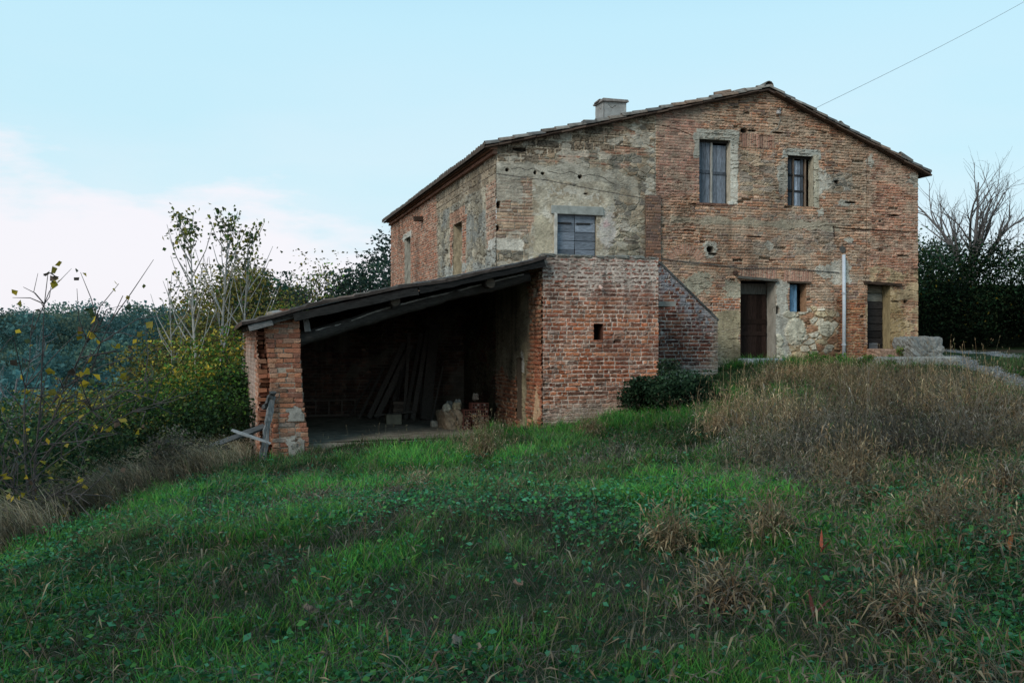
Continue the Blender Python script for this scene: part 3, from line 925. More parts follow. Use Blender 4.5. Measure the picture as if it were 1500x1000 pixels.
wall_grid(mb, 3.56, 3.93, 2.3, 4.98, .012, paint_pil, front_place(-.07))
mb.box((3.565, -.066, 2.3), (3.925, .005, 4.97), (.15, .1, .075))
house.part(mb, 'pilaster', M_WALL)
mb = MB(); mb.box((-.28, 8.18, 5.22), (.02, 8.4, 5.34), (.06, .04, .03), .012)
house.part(mb, 'beam_stub', M_WOODH)
mb = MB()
n = 52
for i in range(n):
    a, b = -.03 + (HD + .06) * i / n, -.03 + (HD + .06) * (i + 1) / n - .012
    k = random.uniform(.7, 1.15)
    mb.box((-.09, a, 5.735), (.02, b, 5.80), np.array((.29, .15, .105)) * k, .005)
    mb.box((-.15, a, 5.83), (.02, b, 5.895), np.array((.31, .165, .115)) * random.uniform(.7, 1.15), .005)
mb.box((-.06, -.01, 5.80), (.02, HD, 5.83), (.2, .14, .1))
house.part(mb, 'cornice', M_WALL)


# roof -------------------------------------------------------------
def roof_line(u):
    return np.where(u < RU, ZL + (RZ - ZL) * u / RU, RZ + (ZR - RZ) * (u - RU) / (HW - RU))


mb = MB()
Y0, Y1 = -.13, HD + .2
for ua, ub in ((-.24, RU), (RU, 11.27)):
    za, zb = float(roof_line(np.array(ua))), float(roof_line(np.array(ub)))
    v = [[ua, Y0, za + .005], [ub, Y0, zb + .005], [ub, Y1, zb + .005], [ua, Y1, za + .005], [ua, Y0, za + .055], [ub, Y0, zb + .055], [ub, Y1, zb + .055], [ua, Y1, za + .055]]
    mb.add(v, [(3, 2, 1, 0), (4, 5, 6, 7), (0, 1, 5, 4), (2, 3, 7, 6), (1, 2, 6, 5), (3, 0, 4, 7)], None, (.09, .062, .05))
roof = house.part(mb, 'roof', M_TILE)
TCOL = [(.17, .15, .13), (.20, .16, .13), (.14, .13, .12), (.22, .15, .11), (.24, .21, .18)]
mb = MB()
for ua, ub, eave in ((-.30, RU, 'L'), (11.33, RU, 'R')):
    L = abs(ub - ua)
    yy = np.arange(Y0 + .02, Y1, .0275)
    s = np.arange(0, L, .055)
    Yg, S = np.meshgrid(yy, s, indexing='ij')
    Ug = ua + (ub - ua) * S / L
    tile = np.floor(S / .33)
    f = S / .33 - tile
    rowi = np.floor(Yg / .22)
    jit = (ihash(rowi, tile, 4) - .5) * .03
    z = roof_line(Ug) + .07 + .055 * np.abs(np.sin(pi * Yg / .22 + pi * .5)) ** .8 + .025 * (1 - f) + jit + .03 * (fbm(Ug * .8, Yg * .5, 3, 8) - .5)
    c = pal(ihash(rowi, tile, 9), TCOL) * (.6 + .8 * fbm(Ug * 4, Yg * 4, 3, 3))[..., None]
    mb.grid(np.stack([Ug, Yg, z], -1), c)
    Yl = yy
    zl = roof_line(np.full(Yl.shape, ua))
    lip = np.stack([np.stack([np.full(Yl.shape, ua), Yl, zl + .03], -1), np.stack([np.full(Yl.shape, ua), Yl, z[:, 0]], -1)], 1)
    mb.grid(lip, np.broadcast_to(rgb(.10, .075, .06), lip.shape))
house.part(mb, 'roof_tiles', M_TILE, roof, smooth=True)


def tile_piece(mb, p, d, length, r, c, flip=1, sides=7):
    """a curved roof tile: a half pipe from p along unit vector d, arched upwards"""
    d = np.asarray(d, float) / np.linalg.norm(d)
    up = np.array([0, 0, 1.0])
    s = np.cross(d, up); s /= np.linalg.norm(s)
    up = np.cross(s, d)
    a = np.linspace(0, pi, sides)
    rows = []
    for t, rr in ((0, r * 1.12), (length, r * .9)):
        for q in (rr, rr - .018):
            rows.append(np.asarray(p) + d * t + s * (np.cos(a) * q)[:, None] + up * (np.sin(a) * q * flip)[:, None])
    v = np.concatenate(rows)
    n = sides
    q = []
    for i in range(n - 1):
        q += [(i, i + 1, 2 * n + i + 1, 2 * n + i), (n + i + 1, n + i, 3 * n + i, 3 * n + i + 1), (i + 1, i, n + i, n + i + 1), (2 * n + i, 2 * n + i + 1, 3 * n + i + 1, 3 * n + i)]
    q += [(0, 2 * n, 3 * n, n), (n - 1, 2 * n - 1, 4 * n - 1, 3 * n - 1)]
    mb.add(v, q, None, c)


mb = MB()
mb2 = MB()
for ua, ub in ((-.28, RU), (11.31, RU)):
    za, zb = float(roof_line(np.array(ua))), RZ
    L = hypot(ub - ua, zb - za)
    d = np.array([(ub - ua) / L, 0, (zb - za) / L])
    k = 0.0
    while k < L - .1:
        p = np.array([ua, -.085, za + .062]) + d * k
        p += np.array([0, random.uniform(-.02, .02), random.uniform(-.008, .012)])
        dd = d + np.array([0, random.uniform(-.05, .05), -.045 * 1])
        tile_piece(mb, p + np.array([0, 0, .03]), dd, .42, .078, np.array(random.choice(TCOL)) * random.uniform(.7, 1.2))
        k += random.uniform(.30, .35)
    k = 0.0
    while k < L - .2:
        q0 = np.array([ua, -.12 + random.uniform(-.02, .02), za + .032 + random.uniform(-.006, .006)]) + d * k
        mb2.beam(q0, q0 + d * .285, .14, .03, np.array((.12, .08, .06)) * random.uniform(.4, 1.2), up=(0, 0, 1), jit=.007)
        k += .30
house.part(mb, 'verge_tiles', M_TILE, roof, smooth=False)
house.part(mb2, 'verge_course', M_WALL, roof)
mb = MB()
yy = Y0 - .03
while yy < Y1:
    tile_piece(mb, (RU + random.uniform(-.015, .015), yy, RZ + .10 + random.uniform(-.01, .02)), (random.uniform(-.02, .02), 1, .02), .44, .11, np.array(random.choice(TCOL)) * random.uniform(.7, 1.2))
    yy += .36
house.part(mb, 'ridge_tiles', M_TILE, roof)
for u, y, n in ((5.55, .1, 3), (5.9, .3, 2), (7.5, .1, 3), (8.6, .1, 1), (9.2, .15, 1), (10.3, .05, 1), (2.2, .2, 1)):
    for i in range(n):
        z = float(roof_line(np.array(u))) + .14 + .02 * i
        sl = .252 if u < RU else -.4
        mb = MB()
        tile_piece(mb, (u + random.uniform(-.2, .2), y + .1 * i, z), (1, random.uniform(-.4, .4), sl + random.uniform(-.1, .1)), .4, .08, np.array(random.choice(TCOL)) * random.uniform(.8, 1.2))
        house.part(mb, 'loose_tile', M_TILE, roof)
# chimney
mb = MB()
A = np.linspace(0, 1, 2)


def paint_ch(P):
    P.c, P.h = P.plaster((.34, .33, .31), 161, .3, 3)
    P.line([(-.15, 7.45), (-.08, 7.35), (.02, 7.42)], .015, (.12, .11, .1), -.012, 3)


for pl, w_ in ((lambda U, V, h: np.stack([3.52 + U, 1.72 - h, V], -1), .29), (lambda U, V, h: np.stack([3.52 - .29 - h, 2.0 + U, V], -1), .28), (lambda U, V, h: np.stack([3.52 + .29 + h, 2.0 + U, V], -1), .28), (lambda U, V, h: np.stack([3.52 + U, 2.28 + h, V], -1), .29)):
    wall_grid(mb, -w_, w_, 6.6, 7.52, .025, paint_ch, pl)
mb.box((3.24, 1.73, 6.6), (3.80, 2.27, 7.50), (.3, .29, .27))
ch = house.part(mb, 'chimney', M_WALL, roof)
mb.__init__()
mb.box((3.18, 1.66, 7.525), (3.86, 2.34, 7.57), (.24, .21, .19), .012)
tile_piece(mb, (3.2, 1.9, 7.555), (0.0, 1, 0), .3, .06, (.2, .16, .14))
mb.box((3.2, 1.7, 7.572), (3.86, 2.3, 7.60), (.28, .26, .25), .008)
o = house.part(mb, 'chimney_cap', M_TILE, roof)
# down pipe, cable, iron hook
mb = MB()
mb.tube([(8.80, -.09, 1.1), (8.81, -.09, 2.4), (8.80, -.09, 3.72)], .043, 14, (.52, .54, .57))
pp = house.part(mb, 'downpipe', M_PIPE, smooth=True)
for z in (1.5, 2.75):
    mb = MB(); mb.tube([(8.805, -.09, z), (8.805, -.09, z + .05)], .053, 14, (.38, .39, .41)); mb.box((8.79, -.05, z), (8.82, .01, z + .04), (.3, .3, .3))
    house.part(mb, 'pipe_clamp', M_PIPE, pp)
mb = MB(); mb.tube([(8.82, -.02, 3.86), (8.82, .02, 3.86)], .085, 14, (.10, .09, .08)); house.part(mb, 'flue_hole', M_IRON)
mb = MB()
pts = [(3.94, -.035, 3.52), (4.52, -.035, 3.465), (5.58, -.035, 3.385), (6.03, -.035, 3.335), (7.2, -.035, 3.36), (8.7, -.035, 3.29)]
mb.tube(pts, .011, 6, (.12, .11, .10)); house.part(mb, 'wall_cable', M_IRON)
mb = MB(); mb.tube([(7.02, .0, 7.15), (7.02, -.12, 7.17), (7.02, -.15, 7.13)], .02, 6, (.2, .19, .18)); mb.rock((6.97, -.1, 7.05), (7.07, 0, 7.15), (.4, .38, .36), 3, 6)
mb.tube([(7.02, -.03, 7.1), (7.08, -.03, 6.95), (7.0, -.03, 6.72), (6.8, -.03, 6.6)], .008, 5, (.3, .28, .24))
house.part(mb, 'wire_bracket', M_IRON)

# ------------------------------------------------------------------ STAIR BLOCK in front of the house
PJ = -3.31
block = HThing('brick_stair_landing', (1.2, -1.8, 0), 'brick landing block of an outside stair with white lime-washed top, joined to the farmhouse front', 'outbuilding')


def paint_block(P):
    U, V = P.U, P.V
    P.c, P.h = P.brick(PAL_RED, .082, .262, .016, 201, mort=(.52, .47, .41), relief=.012, miss=.008, header=.35, wob=.006, rag=.006)
    # lime wash and thick mortar over the upper third and in streaks
    top = ss(2.0, 3.05, V + .9 * (fbm(U * 1.6, V * 1.6, 4, 203) - .5))
    dr = ss(.47, .62, fbm(U * 9, V * 9, 4, 204, .65) + .16 * (top - .5))
    c2, h2 = P.brick([(.24, .11, .08), (.19, .11, .09), (.28, .10, .07), (.16, .095, .08)], .082, .262, .046, 201, mort=(.50, .465, .42), relief=.006, miss=0, header=.35, wob=.006, rag=.022)
    P.lay(np.clip(top * 1.1, 0, 1) * ss(.25, .5, fbm(U * 2.5, V * 4, 4, 209, .65) + .3 * top), c2, h2)
    P.lay(top * dr * .55, rgb(.41, .38, .34) * (.7 + .6 * fbm(U * 20, V * 20, 3, 4))[..., None], P.h * .5 + .004)
    lw = ss(.53, .66, fbm(U * 2.2, V * 3.5, 5, 205, .62)) * .55 + ss(.5, 0, U) * ss(.45, .6, fbm(U * 3, V * 2.5, 4, 206)) * .5
    P.lay(np.clip(lw, 0, .42) * ss(.45, .66, fbm(U * 14, V * 14, 3, 207)), rgb(.41, .37, .32) * np.ones(U.shape)[..., None], P.h * .6 + .003)
    P.wash(ss(.56, .7, fbm(U * 1.5 + 4, V * 2, 4, 210)) * .45, (.13, .06, .045))
    bot = ss(.55, .1, V - .12 * U + .3 * (fbm(U * 3, V * 3, 4, 211) - .5))
    P.lay(bot * .7, *P.plaster((.36, .32, .27), 212, .5, 4))
    P.c = P.c * (1 - .55 * ss(3.12, 3.2, V + .05 * (fbm(U * 6, V * 6, 3, 5) - .5)) * ss(.3, .6, fbm(U * 7, V * 7, 3, 8)))[..., None]
    P.flecks(9, (.50, .46, .42), .3, .25, .05)
    P.grime(9, .38)
    P.c = P.c * np.array([1.12, .97, .90])


HB = [(1.03, 1.22, 1.63, 1.94)]
mb = MB()
wall_grid(mb, 0, 2.38, -.5, 3.24, .009, paint_block, front_place(PJ), HB)


def paint_blockside(P):
    U, V = P.U, P.V      # U = y from -3.31 to 0 ; this face lies inside the lean-to
    P.c, P.h = P.brick([(.34, .13, .07), (.28, .11, .065), (.38, .18, .10), (.24, .10, .06)], .082, .262, .014, 220, mort=(.34, .27, .2), relief=.03, miss=.03, rag=.008)
    P.lay(ss(-.05, .1, P.sdf(-2.5, 0.4, .9, 3.4, .45, 1.8, 221)), *P.plaster((.27, .22, .15), 222, .6, 2.5))
    P.lay(ss(-.05, .06, P.sdf(-2.3, -1.9, -.5, 1.6, .2, 3, 223)), *P.plaster((.30, .25, .16), 224, .5, 4))
    P.lay(ss(0, .1, P.blob(-2.02, 1.2, .14, .25, .3, 4, 225)), *P.plaster((.42, .40, .35), 226, .3))
    P.lay(ss(0, .2, P.blob(-3.0, .28, .2, .36, .4, 4, 227)), *P.plaster((.62, .52, .33), 228, .3))
    P.wash(ss(-.1, .1, P.sdf(-3.4, -2.75, -.5, 1.7, .15, 3, 229)) * .5, (.34, .10, .05))
    P.flecks(12, (.40, .33, .24), .5, .6, .4)
    P.grime(12, .45)
    P.c = P.c * (1 - .45 * ss(-3.0, -1.2, U) * ss(.8, 2.4, V + .5))[..., None]  # interior shade painted in, stronger to the rear and upwards


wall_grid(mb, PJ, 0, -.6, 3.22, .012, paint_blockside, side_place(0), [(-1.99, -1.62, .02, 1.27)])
mb.box((2.36, PJ + .02, -.5), (2.38, -.02, 3.2), (.22, .09, .06))
mb.box((.02, PJ + .02, 3.15), (2.37, -.02, 3.2), (.2, .17, .15))
mb.box((.25, -2.05, -.1), (.27, -1.55, 1.35), (.012, .01, .01))
mb.box((.96, PJ + .28, 1.5), (1.3, PJ + .30, 2.05), (.01, .01, .01))
for a, b, c, d in ((1.02, 1.03, 1.63, 1.94), (1.22, 1.23, 1.63, 1.94), (1.03, 1.22, 1.62, 1.63), (1.03, 1.22, 1.94, 1.95)):
    mb.box((a, PJ, c), (b, PJ + .28, d), (.10, .045, .03))
for a, b, c, d in ((-2.0, -1.99, .02, 1.27), (-1.62, -1.61, .02, 1.27), (-1.99, -1.62, 1.27, 1.28), (-1.99, -1.62, .0, .02)):
    mb.box((0, a, c), (.25, b, d), (.14, .10, .07))
block.part(mb, 'wall', M_WALL)
mb = MB()
kk = -.02
while kk < 2.36:
    wv = random.uniform(.2, .34)
    mb.rock((kk, PJ - .02 + random.uniform(-.01, .01), 3.19), (min(kk + wv, 2.42), PJ + .28, 3.26 + random.uniform(-.01, .02)), np.array((.15, .14, .12)) * random.uniform(.7, 1.3), int(kk * 50) + 3, 8, .12, 4)
    kk += wv - .01
block.part(mb, 'coping', M_STONE)
mb = MB(); mb.tube([(1.16, PJ + .03, 2.66), (1.175, PJ - .10, 2.60)], [.034, .03], 10, (.50, .34, .28)); block.part(mb, 'drain_pipe', M_TILE)
mb = MB()
SP = -1.25


def stair_top(u):
    return np.where(u < 3.36, 3.3, 3.3 + (2.06 - 3.3) * (u - 3.36) / (4.76 - 3.36))


def paint_stair(P):
    U, V = P.U, P.V
    P.c, P.h = P.brick([(.16, .055, .035), (.13, .05, .035), (.19, .075, .05), (.11, .05, .04), (.21, .09, .055)], .082, .262, .015, 240, mort=(.46, .41, .36), miss=.008, header=.3, wob=.006)
    t = ss(.75, .1, stair_top(U) - V + .6 * (fbm(U * 2, V * 2, 4, 241) - .5))
    P.lay(t * .75 * ss(.38, .55, fbm(U * 12, V * 12, 3, 243)), rgb(.26, .27, .29) * (.6 + .8 * fbm(U * 18, V * 18, 3, 242))[..., None], P.h * .5 + .004)
    P.lay(ss(4.5, 4.8, U + .2 * (fbm(U * 3, V * 3, 3, 2) - .5)) * .7, *P.plaster((.34, .28, .2), 245, .5))
    P.lay(ss(1.2, .8, V + .4 * (fbm(U * 3, V * 3, 4, 246) - .5)) * .65, *P.plaster((.33, .3, .25), 247, .5, 4))
    P.c = P.c * (1 - .5 * ss(.8, 0, U - 2.9))[..., None]  # occlusion beside the landing block painted into the brick colour
    P.flecks(14, (.34, .31, .29), .4, .3, .2)
    P.grime(14, .4)


wall_grid(mb, 2.38, 4.76, .3, 3.3, .011, paint_stair, front_place(SP), (), lambda u, v: v < stair_top(u))
v = np.array([[2.38, SP + .012, .3], [4.75, SP + .012, .3], [4.75, SP + .012, 2.05], [3.36, SP + .012, 3.28], [2.38, SP + .012, 3.28]])
v2 = v + np.array([0, .28, 0])
mb.add(np.concatenate([v, v2]), [(1, 6, 7, 2), (2, 7, 8, 3), (3, 8, 9, 4)], None, (.2, .13, .1))
mb.add(v2, [(0, 3, 2, 1)], [(0, 4, 3)], (.2, .12, .09))
stair = block.part(mb, 'stair_parapet', M_WALL)
mb = MB()
for a, b in (((2.4, 3.3), (3.36, 3.3)), ((3.36, 3.3), (4.78, 2.045))):
    n = 4 if a[0] < 3 else 7
    for i in range(n):
        p = [a[0] + (b[0] - a[0]) * i / n, SP + .13, a[1] + (b[1] - a[1]) * i / n + .02]
        q = [a[0] + (b[0] - a[0]) * (i + .98) / n, SP + .13, a[1] + (b[1] - a[1]) * (i + .98) / n + .02]
        mb.beam(p, q, .33, .045, np.array((.075, .075, .07)) * random.uniform(.7, 1.3), jit=.005)
block.part(mb, 'parapet_coping', M_STONE)
mb = MB()
for i in range(9):
    mb.box((2.9 + i * .21, SP + .3, .4), (2.9 + (i + 1) * .21, -.02, 2.4 - i * .175), (.26, .24, .21), .004)
mb.box((.3, PJ + .3, 2.3), (2.9, -.02, 2.4), (.26, .24, .21))
block.part(mb, 'stair_steps', M_CONC)

# ------------------------------------------------------------------ LEAN-TO SHED
shed = HThing('lean_to_shed', (-2.6, -.5, -.2), 'open-fronted dark lean-to shed with sloping timber roof on a brick pier', 'shed')


def shed_z(u):                     # underside of the roof boards
    return 3.13 + .2285 * u + .04 * np.sin(np.asarray(u) * 1.25) + .012 * np.sin(np.asarray(u) * 4.1)


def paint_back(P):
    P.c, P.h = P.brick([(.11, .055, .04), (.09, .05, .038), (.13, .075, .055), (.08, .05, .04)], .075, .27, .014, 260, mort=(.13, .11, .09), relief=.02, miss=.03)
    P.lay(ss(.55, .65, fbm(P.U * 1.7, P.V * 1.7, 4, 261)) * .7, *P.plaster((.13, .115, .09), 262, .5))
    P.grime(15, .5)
    P.c = P.c * (1 - .75 * ss(.6, 2.2, P.V - .25 * P.U - 1.0))[..., None]  # shade below the roof painted into the bricks, deepening upwards


mb = MB()
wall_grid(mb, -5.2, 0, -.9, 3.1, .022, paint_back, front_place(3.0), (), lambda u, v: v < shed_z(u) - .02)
mb.box((-5.2, 3.03, -1.6), (-.02, 3.25, 1.7), (.2, .12, .09))
mb.add([[-5.2, 3.05, 1.6], [-.02, 3.05, 1.6], [-.02, 3.05, 3.1], [-5.2, 3.05, 1.9]], [(0, 1, 2, 3)], None, (.2, .12, .09))
shed.part(mb, 'back_wall', M_WALL)


def lw(t):                         # line of the left wall: splays outwards to the back
    return -5.03 - .16 * t


def paint_left(P):
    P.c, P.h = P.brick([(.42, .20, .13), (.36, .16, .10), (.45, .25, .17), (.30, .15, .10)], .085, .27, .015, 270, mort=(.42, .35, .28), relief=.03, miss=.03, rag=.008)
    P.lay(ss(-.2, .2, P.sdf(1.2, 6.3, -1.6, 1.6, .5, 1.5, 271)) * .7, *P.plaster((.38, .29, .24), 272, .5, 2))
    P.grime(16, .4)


def left_keep(U, V):
    ragged = .25 * (fbm(U * 4, np.floor(V / .085) * .7, 3, 273) - .5)
    top_ok = V < shed_z(-5.1 - .02 * U) - .03
    notch = (U < .95 + ragged) & (V > 1.28 + .3 * (U - .4) + ragged * .5)
    return top_ok & ~notch & (U > .12 + ragged)


mb = MB()
lp = lambda s: (lambda U, V, h: np.stack([lw(U / 6.2) + s * (.13 + h), -2.95 + U * .96, V], -1))
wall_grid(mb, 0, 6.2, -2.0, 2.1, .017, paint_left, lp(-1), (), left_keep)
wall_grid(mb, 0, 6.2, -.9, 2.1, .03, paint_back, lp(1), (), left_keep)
for i in range(44):               # broken brick ends toward the pier
    z = -.75 + i * .085
    if z > 1.9:
        break
    st = .1 + .25 * random.random() if z < 1.28 else 1.0 + .2 * random.random()
    for q in range(2):
        uu = lw(st / 6.2)
        mb.box((uu - .16 + q * .16 + random.uniform(-.02, .02), -2.95 + st * .96 - random.uniform(.02, .16), z), (uu + q * .15 + random.uniform(-.02, .02), -2.95 + st * .96 + .25, z + .07), np.array(random.choice(PAL_PIER)) * random.uniform(.55, 1.0), .008)
shed.part(mb, 'left_wall', M_WALL)

# pier: laid brick by brick, leaning and spreading at the foot
mb = MB()
nC = 33
hC = (2.16 + .72) / nC
for i in range(nC):
    z = -.70 + i * hC
    t = (z + .7) / 2.86
    ul = -4.93 - .16 * t - .02 * sin(t * 9)
    ur = -4.34 - .20 * t + .02 * sin(t * 7 + 1)
    if t < .3:
        ur += .03 * (1 - t / .3)
    f, b = PJ - .02 + .05 * t, PJ + .50
    top = 2.08 + .2285 * .5 * ((ul + ur) / 2 + 4.9)
    for side in range(4):
        Ls = ur - ul if side % 2 == 0 else b - f
        x = -.02 * random.random()
        off = (i % 2) * .13
        first = True
        while x < Ls - .01:
            bl = (.14 if first and off else random.choice((.27, .27, .27, .14))) + random.uniform(-.015, .015)
            first = False
            e = min(x + bl, Ls)
            if Ls - e < .06:
                e = Ls
            pr = random.uniform(-.012, .018)
            if random.random() < .07:
                pr = -.035
            c = np.array(random.choice(PAL_PIER)) * random.uniform(.6, 1.1)
            if t < .35 and random.random() < .16:
                c = np.array((.28, .22, .18)) * random.uniform(.7, 1.1)
            if t > .93:
                c = c * .6
            g = .006
            if side == 0:
                lo, hi = (ul + x + g, f - pr, z + g), (ul + e - g, f + .12, z + hC - g)
            elif side == 2:
                lo, hi = (ul + x + g, b - .12, z + g), (ul + e - g, b + pr, z + hC - g)
            elif side == 1:
                lo, hi = (ur - .12, f + x + g, z + g), (ur + pr * .7, f + e - g, z + hC - g)
            else:
                lo, hi = (ul - pr * .7, f + x + g, z + g), (ul + .12, f + e - g, z + hC - g)
            if not (z > 2.0 and (lo[0] < -4.93)):
                mb.box(lo, hi, c, .011)
            x = e
for i in range(10):
    t0, t1 = i / 10, (i + 1) / 10
    z0, z1 = -.7 + 2.82 * t0, -.7 + 2.82 * t1
    mb.box((-4.93 - .16 * t0 + .015, PJ + .0 + .05 * t0, z0), (-4.34 - .2 * t0 - .02, PJ + .48, z1), (.33, .27, .21), .003)
pier = shed.part(mb, 'pier', M_PIER, bevel=.010)
mb = MB()                         # cement patch smeared over the foot of the pier


def paint_cem(P):
    P.c, P.h = P.plaster((.25, .23, .20), 280, .6, 7)
    P.h = P.h + .02 * (fbm(P.U * 9, P.V * 9, 4, 281) - .5)


def cem_keep(U, V):
    n = fbm(U * 5, V * 5, 4, 283, .6)
    a = (V < -.02 + .5 * (n - .5)) & (n > .43)
    b = (V < .42 + .4 * (n - .5)) & (V > .2) & (U > -4.78)
    return {0: (b & (U > -4.74 + .4 * (n - .5))), 1: (a & (U > -4.74 + .4 * (n - .5))) | ((V < -.15) & (U > -4.7) & (n > .47))}[CEM]


for CEM in (0, 1):
    mb = MB()
    wall_grid(mb, -4.90, -4.43, -.62, .6, .012, paint_cem, front_place(PJ - .03), (), cem_keep)
    shed.part(mb, 'cement_patch', M_WALL, pier)
mb = MB()
mb.rock((-5.0, PJ, 2.02), (-4.72, PJ + .3, 2.15), (.2, .185, .17), 8, 10, .2, 3)
shed.part(mb, 'broken_brick_top', M_WALL, pier)

# roof of the lean-to
FY, BY = -3.52, 3.15
mb = MB()
n = 30
for i in range(n):                # boards, running down the slope
    a, b = FY + (BY - FY) * i / n, FY + (BY - FY) * (i + 1) / n - .01
    ue = -5.42 - .05 * (i + .5) / n
    mb.beam((.0, (a + b) / 2, shed_z(0) + .015), (ue, (a + b) / 2, shed_z(ue) + .015), b - a, .025, np.array((.016, .013, .012)) * random.uniform(.6, 1.3), jit=.003)
sroof = shed.part(mb, 'roof', M_WOODH)
mb = MB()
yy = np.arange(FY - .03, BY, .0275)
s = np.arange(0, 6.6, .055)
Yg, S = np.meshgrid(yy, s, indexing='ij')
tt = (Yg - FY) / (BY - FY)
Lu = 5.50 + .05 * tt
Ug = -S / 6.55 * Lu
tile, rowi = np.floor(S / .33), np.floor(Yg / .22)
z = shed_z(Ug) + .05 + .035 * np.abs(np.sin(pi * Yg / .22)) ** .8 + .02 * (S / .33 - tile) + (ihash(rowi, tile, 5) - .5) * .02
c = pal(ihash(rowi, tile, 9), [(.10, .08, .065), (.13, .09, .07), (.08, .07, .06)]) * (.6 + .8 * fbm(Ug * 4, Yg * 4, 3, 3))[..., None]
mb.grid(np.stack([Ug, Yg, z], -1), c)
e = np.stack([np.stack([Ug[0], Yg[0], z[0]], -1), np.stack([Ug[0], Yg[0], shed_z(Ug[0]) + .02], -1)], 0)
mb.grid(e, np.broadcast_to(rgb(.05, .04, .035), e.shape))
e = np.stack([np.stack([Ug[:, -1], Yg[:, -1], z[:, -1]], -1), np.stack([Ug[:, -1], Yg[:, -1], shed_z(Ug[:, -1]) + .02], -1)], 0)
mb.grid(e, np.broadcast_to(rgb(.09, .055, .04), e.shape))
shed.part(mb, 'roof_tiles', M_TILE, sroof, smooth=False)
mb = MB()                         # rafter tails and eave tiles under the left edge
for k in range(14):
    yk = FY + .1 + k * .48
    ue = -5.35 - .05 * (yk - FY) / (BY - FY)
    mb.beam((ue + .9, yk, shed_z(ue + .9) - .045), (ue - .02, yk, shed_z(ue) - .045), .075, .085, np.array((.09, .08, .07)) * random.uniform(.6, 1.3), jit=.008)
shed.part(mb, 'rafter_tails', M_WOODH, sroof)
mb = MB()
mb.beam((-.02, FY + .02, shed_z(-.02) - .06), (-2.4, FY + .02, shed_z(-2.4) - .065), .05, .125, (.016, .0155, .015), n=12, jit=.009)
mb.beam((-2.42, FY + .02, shed_z(-2.42) - .065), (-4.62, FY + .025, shed_z(-4.62) - .08), .05, .135, (.024, .0225, .021), n=12, jit=.010)
mb.beam((-4.98, FY + .03, shed_z(-4.98) - .05), (-5.38, FY + .03, shed_z(-5.38) - .06), .05, .11, (.15, .145, .14), n=3, jit=.008)
shed.part(mb, 'fascia_board', M_WOODH, sroof, bevel=.004)
mb = MB()
mb.tube([(.05, FY + .0, shed_z(0) + .06), (-2.8, FY - .02, shed_z(-2.8) + .055), (-5.45, FY + .01, shed_z(-5.45) + .05)], .012, 6, (.12, .12, .125))
shed.part(mb, 'edge_strip', M_IRON, sroof)


def log(mb, p0, p1, r0, r1, bend, c, n=18, sides=14, seed=0, light=.0):
    p0, p1 = np.asarray(p0, float), np.asarray(p1, float)
    t = np.linspace(0, 1, n)[:, None]
    P = p0 + (p1 - p0) * t
    P[:, 2] += bend * np.sin(pi * t[:, 0]) + .03 * (vn(t[:, 0] * 6 + seed, t[:, 0] * 0, seed) - .5)
    P[:, 1] += .05 * (vn(t[:, 0] * 4 + seed, t[:, 0] * 0 + 3, seed) - .5)
    R = (r0 + (r1 - r0) * t[:, 0]) * (.9 + .25 * vn(t[:, 0] * 9, t[:, 0] * 0, seed + 1))
    mb.tube(P, R, sides, c, True, .13)
    return P, R


mb = MB()
P_, R_ = log(mb, (-.18, -3.02, 2.84), (-4.62, -3.02, 1.60), .085, .135, .05, (.046, .041, .037), 34, 14, 3)
q = P_.copy(); q[:, 1] -= R_ * .72; q[:, 2] += R_ * .62
q[:, 2] += .02 * np.sin(np.linspace(0, 14, len(q)))
mb.tube(q[1:-3], .016, 6, (.30, .28, .255), True, .4)
shed.part(mb, 'log_beam', M_WOODH, sroof, smooth=True)
for u in (-1.04, -2.82):
    mb = MB()
    log(mb, (u, -3.36, shed_z(u) - .185), (u, 2.95, shed_z(u) - .12), .105, .10, 0, (.04, .032, .028), 12, 14, int(-u * 9))
    mb.tube([(u, -3.39, shed_z(u) - .185), (u, -3.36, shed_z(u) - .185)], .088, 14, (.085, .065, .05))
    shed.part(mb, 'purlin', M_WOODH, sroof, smooth=False)
mb = MB(); mb.beam((-4.36, -3.24, 1.78), (-4.40, -3.24, 2.03), .10, .09, (.12, .115, .11), up=(0, 1, 0), jit=.006)
shed.part(mb, 'timber_prop', M_WOOD, sroof)


def paint_floor(P):
    P.c, P.h = P.plaster((.20, .17, .13), 290, .5, 1.5)
    P.h = P.h * 2


mb = MB()
wall_grid(mb, -5.1, 0, -2.95, 3.0, .06, paint_floor, lambda U, V, h: np.stack([U, V, -.21 + h * .8 - .03 * (fbm(U * 2, V * 2, 3, 4)) - .015 * np.clip(-U - 3, 0, 3)], -1))
mb.box((-4.35, -3.02, -.5), (0, -2.94, -.235), (.22, .19, .15))
shed.part(mb, 'floor', M_CONC)

